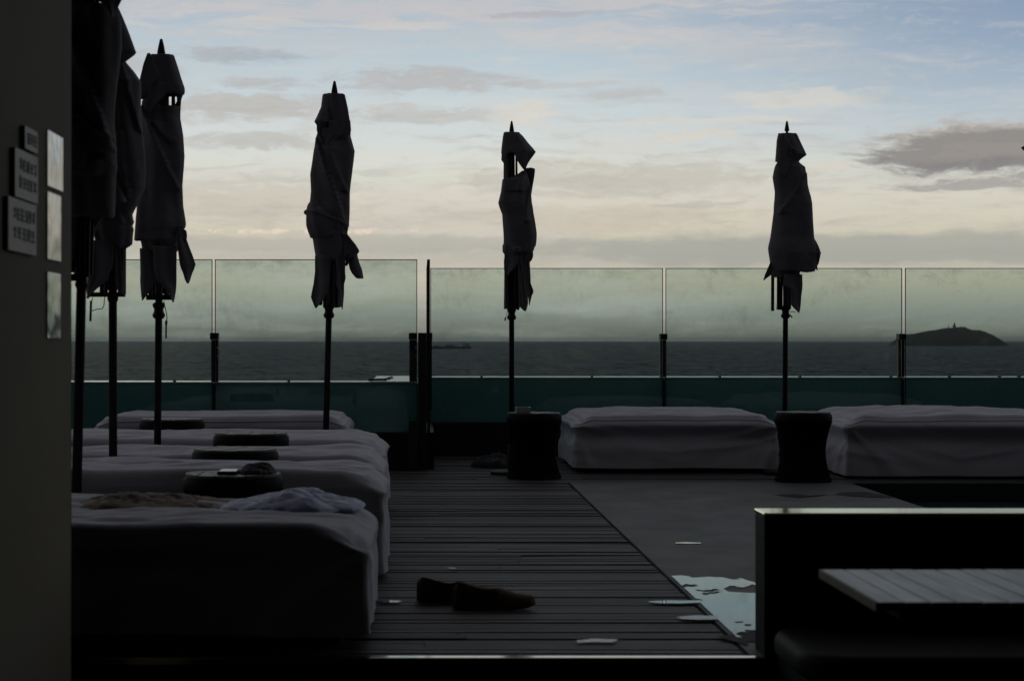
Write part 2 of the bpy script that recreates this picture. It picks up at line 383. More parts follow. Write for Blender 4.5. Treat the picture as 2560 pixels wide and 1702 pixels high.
def glass_mat():
    m = bpy.data.materials.new('green_tinted_glass'); m.use_nodes = True; t = m.node_tree; N = NB(t)
    for n in list(t.nodes):
        if n.type != 'OUTPUT_MATERIAL': t.nodes.remove(n)
    out = [n for n in t.nodes if n.type == 'OUTPUT_MATERIAL'][0]
    g = t.nodes.new('ShaderNodeNewGeometry'); s = t.nodes.new('ShaderNodeSeparateXYZ'); t.links.new(g.outputs['Position'], s.inputs[0])
    X, Y, Z = s.outputs
    tr = t.nodes.new('ShaderNodeBsdfTransparent'); tr.inputs[0].default_value = (.84, .91, .89, 1)
    gl = t.nodes.new('ShaderNodeBsdfGlossy'); gl.inputs['Roughness'].default_value = .03; gl.inputs[0].default_value = (.9,.95,.93,1)
    mx = t.nodes.new('ShaderNodeMixShader'); mx.inputs[0].default_value = .03
    t.links.new(tr.outputs[0], mx.inputs[1]); t.links.new(gl.outputs[0], mx.inputs[2])
    # salt and grime: cloudy smears, faint runs and a dirty upper rim; grime holds back some light and glows a little against the sky
    sm = N.noise(N.comb(N.m('MULTIPLY', X, 2.2), N.m('MULTIPLY', N.m('ADD', Z, N.m('MULTIPLY', X, -.25)), 3.0), Y), 1.0, 7, .66, .35)
    mott = N.noise(N.comb(N.m('MULTIPLY', X, 11), N.m('MULTIPLY', N.m('ADD', Z, N.m('MULTIPLY', X, .6)), 7), Y), 1.0, 6, .68, .2)
    fine = N.noise(N.comb(N.m('MULTIPLY', X, 30), N.m('MULTIPLY', Z, 4), 4.0), 1.0, 6, .7, .1)
    rim = N.m('MULTIPLY', N.sstep(Z, 1.36, 1.54), N.sstep(N.noise(N.comb(N.m('MULTIPLY', X, 5.5), N.m('MULTIPLY', Z, 9), 9.0), 1.0, 6, .7), .42, .74))
    d = N.m('ADD', N.m('MULTIPLY', N.m('MULTIPLY', N.sstep(sm, .46, .72), N.sstep(mott, .36, .70)), .15), N.m('MULTIPLY', rim, .18))
    d = N.m('ADD', d, N.m('MULTIPLY', N.sstep(fine, .50, .85), .04))
    d = N.m('ADD', d, .008)
    tl = t.nodes.new('ShaderNodeBsdfTranslucent'); tl.inputs[0].default_value = (.46,.41,.30,1)
    mx2 = t.nodes.new('ShaderNodeMixShader'); t.links.new(d, mx2.inputs[0])
    t.links.new(mx.outputs[0], mx2.inputs[1]); t.links.new(tl.outputs[0], mx2.inputs[2])
    t.links.new(mx2.outputs[0], out.inputs[0])
    return m
M['glass'] = glass_mat()
M['glassedge'] = mat('glass_edge', (.012,.02,.018), .4, spec=.3)

# ------------------------------------------------------------------ the setting
SEA = H - 31.0
mb = MB(); mb.add([(-60000,-200,SEA),(60000,-200,SEA),(60000,72000,SEA),(-60000,72000,SEA)], [(0,1,2,3)])
tag(obj('sea', mb, M['sea']), kind='structure')

EDGE = 5.758                  # front edge of the deck
CX0, CX1, CY1 = 1.0, 2.87, 12.82   # pool coping: left and right side, far end
random.seed(4)
mb = MB(); y = EDGE + .03
while y < 17.2:
    w = random.choice((.064, .067, .070)); g_ = random.choice((.002, .002, .0025, .003, .003, .0035, .004, .006, .009))
    x1 = CX0 - .012 if y < CY1 else 8.0
    dzl, dzr = random.uniform(-.003, .002), random.uniform(-.003, .002)
    tilt = random.uniform(-.0016, .0016)
    ends = [-5.0]
    xx = -5.0 + random.uniform(1.2, 3.6)
    while xx < x1 - .5: ends.append(xx); xx += random.choice((2.4, 3.0, 3.6))
    ends.append(x1)
    for a, b in zip(ends[:-1], ends[1:]):
        k = .0015
        o = random.uniform(-.002, .002)
        z = [dzl + o, dzl + o]
        mb.add([(a+k,y,-.03),(b-k,y,-.03),(b-k,y+w,-.03),(a+k,y+w,-.03),
                (a+k,y+.002,-.003+o+dzl-tilt),(b-k,y+.002,-.003+o+dzr-tilt),(b-k,y+w-.002,-.003+o+dzr+tilt),(a+k,y+w-.002,-.003+o+dzl+tilt)],
               [(4,5,6,7),(0,1,5,4),(1,2,6,5),(2,3,7,6),(3,0,4,7)])
    y += w + g_
tag(obj('wooden_deck', mb, M['deck']), kind='structure')
mb = MB(); mb.box(-5, CX0-.004, EDGE+.004, CY1, -.5, -.032); mb.box(-5, 8, CY1+.3, 17.2, -.5, -.032); mb.box(-5, CX0-.004, CY1+.001, CY1+.299, -.5, -.033)
mb.box(CX0, 8, CY1+.022, CY1+.299, -.5, -.034)
tag(obj('deck_underside', mb, M['base']), kind='structure')
mb = MB(); mb.box(CX0, CX1, EDGE+.01, CY1, -.9, 0.0)
tag(obj('pool_coping', mb, M['concrete']), kind='structure')
mb = MB(); mb.box(CX1+.001, 8, CY1-.0, CY1+.02, -.9, -.004); mb.box(CX1+.001, 8, 5.95, CY1-.001, -.95, -.9)
tag(obj('pool_shell', mb, M['pooltile']), kind='structure')
mb = MB(); mb.add([(CX1+.001,5.95,-.125),(8,5.95,-.125),(8,CY1-.001,-.125),(CX1+.001,CY1-.001,-.125)], [(0,1,2,3)])
tag(obj('pool_water', mb, M['pool']), kind='structure')
mb = MB(); mb.box(-5, 8, EDGE-.011, EDGE-.002, -.35, -.024); mb.box(-5, 8, -5, EDGE-.012, -.5, -.35)
tag(obj('lower_floor', mb, M['base']), kind='structure')
mb = MB(); mb.box(-.99, 1.034, EDGE-.012, EDGE+.026, -.022, .002, 0, .003)
tag(obj('deck_nosing', mb, M['trim']), kind='structure')
mb = MB(); mb.box(-6, 9, -6, 17.1, -31, -.96)
tag(obj('terrace_roof_slab', mb, M['kerb']), kind='structure')

# puddles and wet marks, thin films with ragged outlines
def puddle(name, pts, z, m, jit=1.0, sub=4, seed=0):
    out = []
    for i, p in enumerate(pts):
        q = pts[(i+1) % len(pts)]
        for k in range(sub):
            t = k / sub
            px = p[0]*(1-t)+q[0]*t; py = p[1]*(1-t)+q[1]*t
            px += jit*(3*nz(px*.05+seed, py*.11)+2.5*nz(px*.23+seed, py*.5)); py += jit*(1.2*nz(px*.06, py*.13+seed+5)+.7*nz(px*.25, py*.4+seed))
            out.append(G(px, py))
    mb = MB(); mb.poly(out, z)
    return tag(obj(name, mb, m), kind='structure')
def inside(pts, x, y):
    c = False; n = len(pts)
    for i in range(n):
        (x1, y1), (x2, y2) = pts[i], pts[(i+1) % n]
        if (y1 > y) != (y2 > y) and x < (x2-x1)*(y-y1)/(y2-y1)+x1: c = not c
    return c
def dist_edge(pts, x, y):
    d = 9.0; n = len(pts)
    for i in range(n):
        (x1, y1), (x2, y2) = pts[i], pts[(i+1) % n]
        t = max(0, min(1, ((x-x1)*(x2-x1)+(y-y1)*(y2-y1))/((x2-x1)**2+(y2-y1)**2+1e-9)))
        d = min(d, math.hypot(x-x1-t*(x2-x1), y-y1-t*(y2-y1)))
    return d
def pool_of_water(pix, xmax):
    "a shallow puddle whose shore follows the unevenness of the slab"
    pts = [(G(*p).x, G(*p).y) for p in pix]
    xs = [p[0] for p in pts]; ys = [p[1] for p in pts]
    sx_, sy_ = .004, .007
    dry = [[(G(*p).x, G(*p).y) for p in q] for q in DRY]
    mb = MB(); idx = {}
    def vid(i, j):
        if (i, j) not in idx:
            idx[(i, j)] = len(mb.v); mb.v.append(Vector((min(xs)+i*sx_, min(ys)+j*sy_, .0035)))
        return idx[(i, j)]
    for i in range(int((max(xs)-min(xs))/sx_)+1):
        for j in range(int((max(ys)-min(ys))/sy_)+1):
            x, y = min(xs)+(i+.5)*sx_, min(ys)+(j+.5)*sy_
            if x < CX0+.006 or x > xmax: continue
            d = dist_edge(pts, x, y)*(1 if inside(pts, x, y) else -1)
            if d < -.1: continue
            if d*7 + .55*fbm(x*9+.15*nz(x*40, y*30), y*4.2, 2.0, 2) + .04 + .5*max(0, 1-(x-CX0)/.10) > .16 and d > -.06 and not any(inside(q, x+.006*nz(x*60, y*40, 1), y+.02*nz(x*50, y*30, 7)) for q in dry):
                mb.face((vid(i, j), vid(i+1, j), vid(i+1, j+1), vid(i, j+1)))
    return tag(obj('puddle', mb, M['puddle'], smooth=True), kind='structure')
DRY = [[(1806,1472),(1830,1465),(1858,1470),(1880,1463),(1960,1462),(1960,1482),(1893,1484),(1850,1482),(1825,1481)],
       [(1738,1474),(1762,1477),(1790,1473),(1800,1476),(1770,1481),(1745,1479)], [(1752,1484),(1775,1482),(1792,1479),(1806,1481),(1780,1487),(1760,1488)],
       [(1832,1556),(1852,1554),(1862,1557),(1845,1560)], [(1858,1562),(1876,1561),(1880,1565),(1864,1566)],
       [(1838,1583),(1868,1577),(1960,1574),(1960,1612),(1870,1606),(1862,1594),(1845,1590)], [(1700,1466),(1716,1461),(1738,1463),(1746,1466),(1722,1469),(1706,1470)]]
pool_of_water([(1690,1444),(1760,1440),(1850,1450),(1960,1462),(1990,1585),(1880,1594),(1840,1592),(1800,1550),(1750,1500),(1700,1458)], 1.6)
puddle('puddle', [(1688,1357.5),(1715,1356.2),(1753,1358),(1752,1360),(1720,1360.3),(1690,1359.5)], .004, M['puddle'], .3, 3, 2)
puddle('puddle', [(1618,1506),(1660,1502.5),(1720,1503),(1752,1502),(1752,1508),(1700,1510),(1650,1509)], .004, M['puddle'], .7, 4, 3)
puddle('puddle', [(1690,1544),(1735,1540),(1792,1541),(1795,1550),(1745,1551),(1705,1549)], .004, M['damp'], .7, 4, 4)
puddle('puddle', [(1440,1603),(1480,1599),(1546,1600),(1530,1607),(1480,1606),(1445,1608)], .004, M['puddle'], .8, 4, 5)
puddle('puddle', [(938,1504),(970,1501.5),(1005,1504),(995,1507),(960,1508)], .004, M['puddle'], .5, 4, 6)
puddle('puddle', [(1116,1421.4),(1130,1420.8),(1143,1421.4),(1130,1422.6)], .004, M['puddle'], .2, 3, 7)
puddle('wet_patch', [(1936,1236),(1985,1235),(2025,1239),(2074,1236.5),(2030,1242),(1995,1244.5),(1972,1242)], .0035, M['stain'], .6, 4, 8)
puddle('wet_patch', [(2100,1231),(2160,1230),(2215,1238),(2235,1245),(2170,1243),(2125,1240),(2088,1236)], .0035, M['stain'], .9, 4, 9)
puddle('wet_patch', [(1790,1592),(1838,1586),(1893,1578),(1893,1606),(1870,1604),(1868,1614)], .003, M['stain'], .8, 4, 11)

# ------------------------------------------------------------------ the building corner on the left and its signs
WX = -0.95
bw = thing('building_wall', (WX, 5.23, 0), 'tall blurred olive grey plaster wall close on the left, carrying the signs', 'wall')
mb = MB(); mb.box(-5, WX, 2.6, 5.23, -.35, 3.2, 0, .006); obj('wall_face', mb, M['plaster'], bw)
mb = MB(); mb.box(-5, WX-.003, 5.231, 5.25, -.35, 3.199); obj('end_bounce_blocker', mb, M['base'], bw)  # unseen dark sheet added to stop light bouncing off the wall end
mb = MB(); mb.box(-16, 18, -6, 7.4, 3.2, 4.2); obj('light_blocker_roof', mb, M['base'], bw)  # unseen roof added to keep sky light off the near beds
mb = MB(); mb.box(-16, 18, -2.2, -2, -.35, 3.199); obj('light_blocker_rear', mb, M['base'], bw)  # unseen wall added behind the camera to block light from the back
mb = MB(); mb.box(6.0, 6.2, -1.999, 5.49, -.35, 3.199); obj('light_blocker_side', mb, M['base'], bw)  # unseen wall added to shut out light from the right side

def wy(px, x): return -x * F / (PX - px)             # depth of a pixel column on the plane x
sg = thing('wall_sign', (WX, 4.55, 1.3), 'stepped three-panel notice sign with thick black edges and dark lettering on the plaster wall', 'sign')
def glyph(mb, y0, y1, z0, z1, x):
    "one dense dark character of crossing strokes"
    w = y1 - y0; h_ = z1 - z0; t = w*.13
    nh = random.choice((2, 3, 3)); 
    for k in range(nh):
        zz = z0 + h_*(k+.5)/nh + random.uniform(-.04,.04)*h_
        a = random.uniform(0,.2)*w; b = random.uniform(0,.2)*w
        mb.box(x, x+.0012, y0+a, y1-b, zz-t*.5, zz+t*.5)
    for k in range(random.choice((1, 2, 2))):
        yy = y0 + w*random.uniform(.15,.85)
        mb.box(x+.0002, x+.0015, yy-t*.5, yy+t*.5, z0+random.uniform(0,.3)*h_, z1-random.uniform(0,.15)*h_)
panels = [(50, 94, 314, 372, [(4, .50, .60)]), (25, 95, 368, 492, [(5, .70, .28), (5, .33, .28)]), (8, 91, 490, 626, [(6, .72, .27), (5, .36, .28)])]
random.seed(11)
for pxl, pxr, y0p, y1p, lines in panels:
    xo = WX + .012
    ya = wy(pxl, WX); yb = wy(pxr, xo)
    zt = H + (PY - y0p) * ya / F; zb = H + (PY - y1p) * ya / F + .0015
    mb = MB(); mb.box(WX, xo, ya, yb, zb, zt)
    # the side that faces out is the sign face, the rest is black edge
    for i, f in enumerate(mb.f):
        if all(abs(mb.v[j].x - xo) < 1e-6 for j in f): mb.mi[i] = 1
    pn = obj('sign_panel', mb, [M['signedge'], M['signface']], sg)
    lt = MB(); hh = zt - zb; ww = yb - ya
    for (ng, zc, gh) in lines:
        gw = ww*.80/ng
        for k in range(ng):
            if random.random() < .08: continue
            yy = ya + ww*.16 + k*gw
            glyph(lt, yy, yy+gw*.82, zb + hh*(zc-gh*.5), zb + hh*(zc+gh*.5), xo+.0003)
    obj('lettering', lt, M['ink'], pn)
pl = [(115, 153, 324, 465, 'glossy steel wall plate, topmost of three and nearest the sky reflection'),
      (115, 148, 478, 648, 'glossy steel wall plate in the middle of the column of three'),
      (115, 147, 679, 846, 'dull steel wall plate at the bottom of the column of three')]
for pxl, pxr, y0p, y1p, lab in pl:
    ya = wy(pxl, WX); yb = wy(pxr, WX)
    zt = H + (PY - y0p) * ya / F; zb = H + (PY - y1p) * ya / F
    t = thing('wall_plate', (WX, ya, zb), lab, 'plate', 'steel plates on the plaster wall')
    mb = MB(); mb.box(WX+.0005, WX+.005, ya, yb, zb, zt, 0, .0015); obj('plate_face', mb, M['steel'], t)

# ------------------------------------------------------------------ glass balustrade, posts, kerbs, parapets
GL, GR = 14.10, 15.90             # depth of the near (left) and far (right) runs
ZB, ZT = .272, 1.545
def pane(x0, x1, y0, y1, z0, z1, label):
    "a pane with its dark polished edge showing as a thin line all round"
    mb = MB(); e = .0055
    wide = (x1-x0) > (y1-y0)
    if wide:
        mb.box(x0+e, x1-e, y0, y1, z0+e, z1-e, 0)
        for q in ((x0, x1, z1-e, z1), (x0, x1, z0, z0+e), (x0, x0+e, z0+e, z1-e), (x1-e, x1, z0+e, z1-e)):
            mb.box(q[0], q[1], y0-.0004, y1+.0004, q[2], q[3], 1)
    else:
        mb.box(x0, x1, y0+e, y1-e, z0+e, z1-e, 0)
        for q in ((y0, y1, z1-e, z1), (y0, y1, z0, z0+e), (y0, y0+e, z0+e, z1-e), (y1-e, y1, z0+e, z1-e)):
            mb.box(x0-.0004, x1+.0004, q[0], q[1], q[2], q[3], 1)
    return tag(obj('glass_panel', mb, [M['glass'], M['glassedge']]), label, 'glass panel', 'glass panels of the balustrade')
gx = lambda px, Y: (px-PX)/F*Y
LP = [(gx(537,GL), gx(1043,GL), 'wide green glass panel behind the bulky wrapped umbrella, ending at the corner post'),
      (gx(-180,GL), gx(531,GL), 'green tinted glass panel behind the two umbrellas nearest the plaster wall')]
for a, b, lab in LP: pane(a, b, GL, GL+.012, ZB, ZT, lab)
RP = [(gx(1076,GR), gx(1657.5,GR), 'grimy green glass panel right of the corner post with the ship beyond it'),
      (gx(1664,GR), gx(2255.5,GR), 'grimy green glass panel behind the umbrella with the long plain skirt'),
      (gx(2263,GR), gx(2850,GR), 'green glass panel at the right with the island and lighthouse beyond it')]
for a, b, lab in RP: pane(a, b, GR, GR+.012, ZB-.004, ZT+.004, lab)
pane(gx(1068,GL), gx(1068,GL)+.020, GL, GR-.02, ZB, ZT, 'glass return panel seen edge on as a thin dark bar above the corner post')
def kerb(x0, x1, y0, y1, z1, label):
    t = thing('low_kerb_wall', ((x0+x1)/2, y0, 0), label, 'low wall')
    mb = MB(); mb.box(x0, x1, y0, y1, -.02, z1-.02, 0, .004); obj('wall_face', mb, M['kerb'], t)
    mb = MB(); mb.box(x0, x1, y0-.006, y1+.002, z1-.019, z1, 0, .003); obj('clamp_rail', mb, M['post'], t)
kerb(-5, gx(1021,GL), GL-.04, GL+.05, ZB, 'black low wall under the glass behind the row of left beds')
kerb(gx(1080,GR), 8, GR-.04, GR+.05, ZB-.004, 'black low wall under the glass behind the beds on the right')
kerb(gx(1068,GL)-.02, gx(1068,GL)+.05, GL+.1, GR-.06, ZB, 'short black return wall between the corner post and the far glass')
PZ = .645
pw = thing('parapet_wall', (-1, 14.16, 0), 'teal parapet seen through the left glass, with pale metal top and wide corner slab', 'parapet')
mb = MB(); mb.box(-5, 0.0, 14.16, 14.6, -.02, PZ-.012); mb.box(gx(932,14.6), 0.0, 14.601, 16.4, -.02, PZ-.012); obj('wall_face', mb, M['parapet'], pw)
mb = MB(); mb.box(-5, gx(926,14.4), 14.15, 14.61, PZ-.011, PZ, 0, .002); mb.box(gx(926,14.4)+.003, -.03, 14.15, 16.4, PZ-.011, PZ+.003, 0, .002); obj('metal_coping', mb, M['flash'], pw)
mb = MB()
for px in (70*.472+160, 585*.472+160, 1190*.472+160): c = W(px, 950, 14.16); mb.box(c.x-.008, c.x+.008, 14.145, 14.2, PZ+.0005, PZ+.014)
obj('clips', mb, M['post'], pw)
pw = thing('parapet_wall', (3, 15.96, 0), 'teal painted parapet seen through the right hand glass panels, edged with a thin pale strip', 'parapet')
mb = MB(); mb.box(0.06, 8, 15.96, 16.4, -.02, PZ-.012); obj('wall_face', mb, M['parapet'], pw)
mb = MB(); mb.box(0.06, 8, 15.95, 16.41, PZ-.011, PZ, 0, .002); obj('metal_coping', mb, M['flash'], pw)
mb = MB()
for px in (1204, 1480, 1800, 2000, 2228, 2374, 2499, 2548): c = W(px, 942, 15.96); mb.box(c.x-.008, c.x+.008, 15.946, 16.0, PZ+.0005, PZ+.013)
obj('clips', mb, M['post'], pw)
# cable lying on the corner slab
pts = []
for (zx, zy) in ((60,901),(110,898),(160,900),(175,890),(168,884),(182,876),(190,884),(186,874),(205,868),(196,862)):
    p = W(900+zx*.3695, 620+zy*.3695, 14.3); pts.append(Vector((p.x, 14.2+(905-zy)*.03, PZ+.012+.004*math.sin(zx))))
mb = MB(); mb.tube(pts, .008, 8); tag(obj('cable', mb, M['black'], smooth=True), 'dark kinked cable lying on the pale corner slab of the parapet', 'cable')

def post(px, Y, label, z0, seam=True):
    c = W(px, 900, Y)
    t = thing('fence_post', (c.x, Y+.07, z0), label, 'post', 'dark posts of the glass balustrade')
    mb = MB(); mb.box(c.x-.026, c.x+.026, Y+.07, Y+.125, z0+.001, .955, 0, .003); obj('post_body', mb, M['post'], t)
    mb = MB(); mb.box(c.x-.030, c.x+.029, Y+.022, Y+.13, .956, 1.006, 0, .004); obj('clamp_head', mb, M['post'], t)
    if seam:
        mb = MB(); mb.box(c.x-.008, c.x+.008, Y+.018, Y+.052, .30, z0-.02); obj('joint_strip', mb, M['post'], t)
    mb = MB(); mb.tube([(c.x+.018, Y+.05, .90), (c.x+.040, Y+.045, .885), (c.x+.040, Y+.045, .85), (c.x+.022, Y+.05, .835)], .004, 6); obj('hook', mb, M['flash'], t)
post(534, GL, 'dark stub post at the gap between the two left glass panels', PZ)
post(1032, GL, 'dark stub post just left of the corner post, behind the glass', PZ, False)
post(1661, GR, 'dark stub post in the first glass gap right of the ship', PZ)
post(2259, GR, 'dark stub post at the glass gap beside the island', PZ)
# seam bars between panels under the parapet line
cp = thing('corner_post', (gx(1055,GL), GL-.02, 0), 'tall dark corner post where the two glass runs meet, standing on the deck', 'post')
mb = MB(); mb.box(gx(1045,GL), gx(1066,GL), GL-.03, GL+.05, -.01, 1.006, 0, .004); obj('post_body', mb, M['post'], cp)
mb = MB(); mb.box(gx(1022,GL), gx(1043.6,GL), GL-.07, GL-.042, -.01, .365, 0, .004); mb.box(gx(1022,GL), gx(1043.6,GL), GL-.041, GL-.004, .273, .36); obj('plinth', mb, M['lowwall'], cp)
mb = MB(); mb.box(gx(1067.5,GL)+.022, gx(1080,GL), GL+.0, GL+.06, .44, 1.0, 0, .003); mb.box(gx(1067.5,GL)+.022, gx(1081,GL), GL-.012, GL-.001, .955, 1.006, 0, .003); obj('clamp_plate', mb, M['post'], cp)

# ------------------------------------------------------------------ island, lighthouse, ship
DI = 31*F/13.5
prof = [(120,1103),(160,1100),(195,1070),(215,1040),(260,1008),(300,985),(340,968),(480,950),(560,930),(640,918),(720,908),(780,893),(840,884),(900,884),(960,879),(1000,874),(1030,872),(1060,888),(1120,908),(1165,913),(1210,909),(1290,935),(1340,957),(1390,985),(1430,1010),(1465,1048),(1500,1080),(1540,1094),(1600,1099),(1660,1103)]
def pint(x):
    for (a, ya), (b, yb) in zip(prof[:-1], prof[1:]):
        if a <= x <= b: return ya+(yb-ya)*(x-a)/(b-a)
    return 1103
rows = []
K = .204/F*DI
for j in range(41):
    fy = j/40*2-1; row = []
    for i in range(261):
        zx = 120+1540*i/260
        X = (2200+zx*.204-PX)/F*DI
        e = max(0, 1-fy*fy)**.6
        h_ = (1103-pint(zx))*K*e
        h_ += (fbm(zx*.045, fy*9, 0, 4)*5.0+abs(nz(zx*.2, fy*26))*4)*min(1, h_/18)
        row.append((X, DI+30+fy*260*(.35+.65*math.sin(math.pi*i/260)**.5), SEA-1+max(h_, 0)))
    rows.append(row)
mb = MB(); mb.grid(rows)
tag(obj('island', mb, M['island'], smooth=True), kind='structure')
lx = (2200+929*.204-PX)/F*DI; lz = SEA+(1103-884)*K-6
lh = thing('lighthouse', (lx, DI+30, lz), 'small lighthouse tower standing on top of the island hill', 'lighthouse')
u_ = K
mb = MB(); mb.lathe([(19*u_,-2),(19*u_,6+26*u_),(20*u_,6+27*u_),(20*u_,6+33*u_),(13*u_,6+34*u_)], (lx,DI+30,lz), 16); obj('tower', mb, M['farwall'], lh, auto=40)
mb = MB(); mb.lathe([(10*u_,6+34*u_),(10*u_,6+48*u_),(12*u_,6+50*u_),(5*u_,6+60*u_),(1.2*u_,6+66*u_),(1.2*u_,6+76*u_)], (lx,DI+30,lz), 16); obj('lantern', mb, M['farwall'], lh, auto=40)
mx_ = (2200+858*.204-PX)/F*DI
mst = thing('radio_mast', (mx_, DI+30, lz), 'thin mast on the island just left of the lighthouse', 'mast')
mb = MB(); mb.tube([(mx_,DI+30,lz-3),(mx_,DI+30,SEA+(1103-825)*K)], [1.6,.8], 6); mb.box(mx_-4,mx_+4,DI+29,DI+31,SEA+(1103-862)*K,SEA+(1103-858)*K); obj('mast_pole', mb, M['farwall'], mst)

DS = 31*F/21.2
def sp(zx, zy): p = W(1000+zx*.1187, 820+zy*.1187, DS); return p.x, p.z
sh = thing('cargo_ship', (sp(1100,440)[0], DS, SEA), 'low dark cargo ship on the horizon with its bridge at the right end', 'ship')
x0,_ = sp(520,0); x1,_ = sp(1500,0); zd = sp(0,388)[1]; zw = SEA-1; zb_ = sp(0,376)[1]
mb = MB(); N_ = 24; top=[]; 
secs = []
for i in range(N_+1):
    t = i/N_; X = x0+(x1-x0)*t
    w = 13*min(1, (t/.14)**.7 if t < .14 else 1)*(1 if t < .92 else 1-.35*(t-.92)/.08)+.3
    zt = zd + (zb_-zd)*max(0, (.12-t)/.12) + (sp(0,372)[1]-zd)*max(0,(t-.78)/.22)*.7
    secs.append([(X, DS-w*.8, zw),(X, DS-w, zt),(X, DS+w, zt),(X, DS+w*.8, zw)])
mb.grid(secs); mb.face((0,1,2,3)); n0=N_*4; mb.face((n0,n0+1,n0+2,n0+3)); obj('hull', mb, M['hull'], sh)
mb = MB(); a,zt = sp(1310,330); b,_ = sp(1405,0); mb.box(a,b,DS-10,DS+10,zd-1,sp(0,345)[1]); a2,_=sp(1325,0); b2,_=sp(1395,0); mb.box(a2,b2,DS-8,DS+8,sp(0,345)[1]+.01,zt); c0,_=sp(1340,0); mb.box(c0,c0+9,DS-5,DS+5,zt+.01,sp(0,312)[1]); obj('bridge', mb, M['shipwhite'], sh)
mb = MB(); a,_=sp(1425,0); mb.tube([(a,DS,zd),(a,DS,sp(0,322)[1])], [7,5.5], 12); obj('funnel', mb, M['hull'], sh)
mb = MB()
for zx, hh in ((980,352),(1040,360),(1090,368),(760,372)):
    a,_=sp(zx,0); mb.tube([(a,DS,zd-1),(a,DS,sp(0,hh)[1])], 1.6, 6); mb.tube([(a,DS,sp(0,hh)[1]),(a+24,DS,zd+4)], 1.0, 6); mb.box(a-6,a+6,DS-7,DS+7,zd-1,zd+4)
obj('deck_gear', mb, M['hull'], sh)

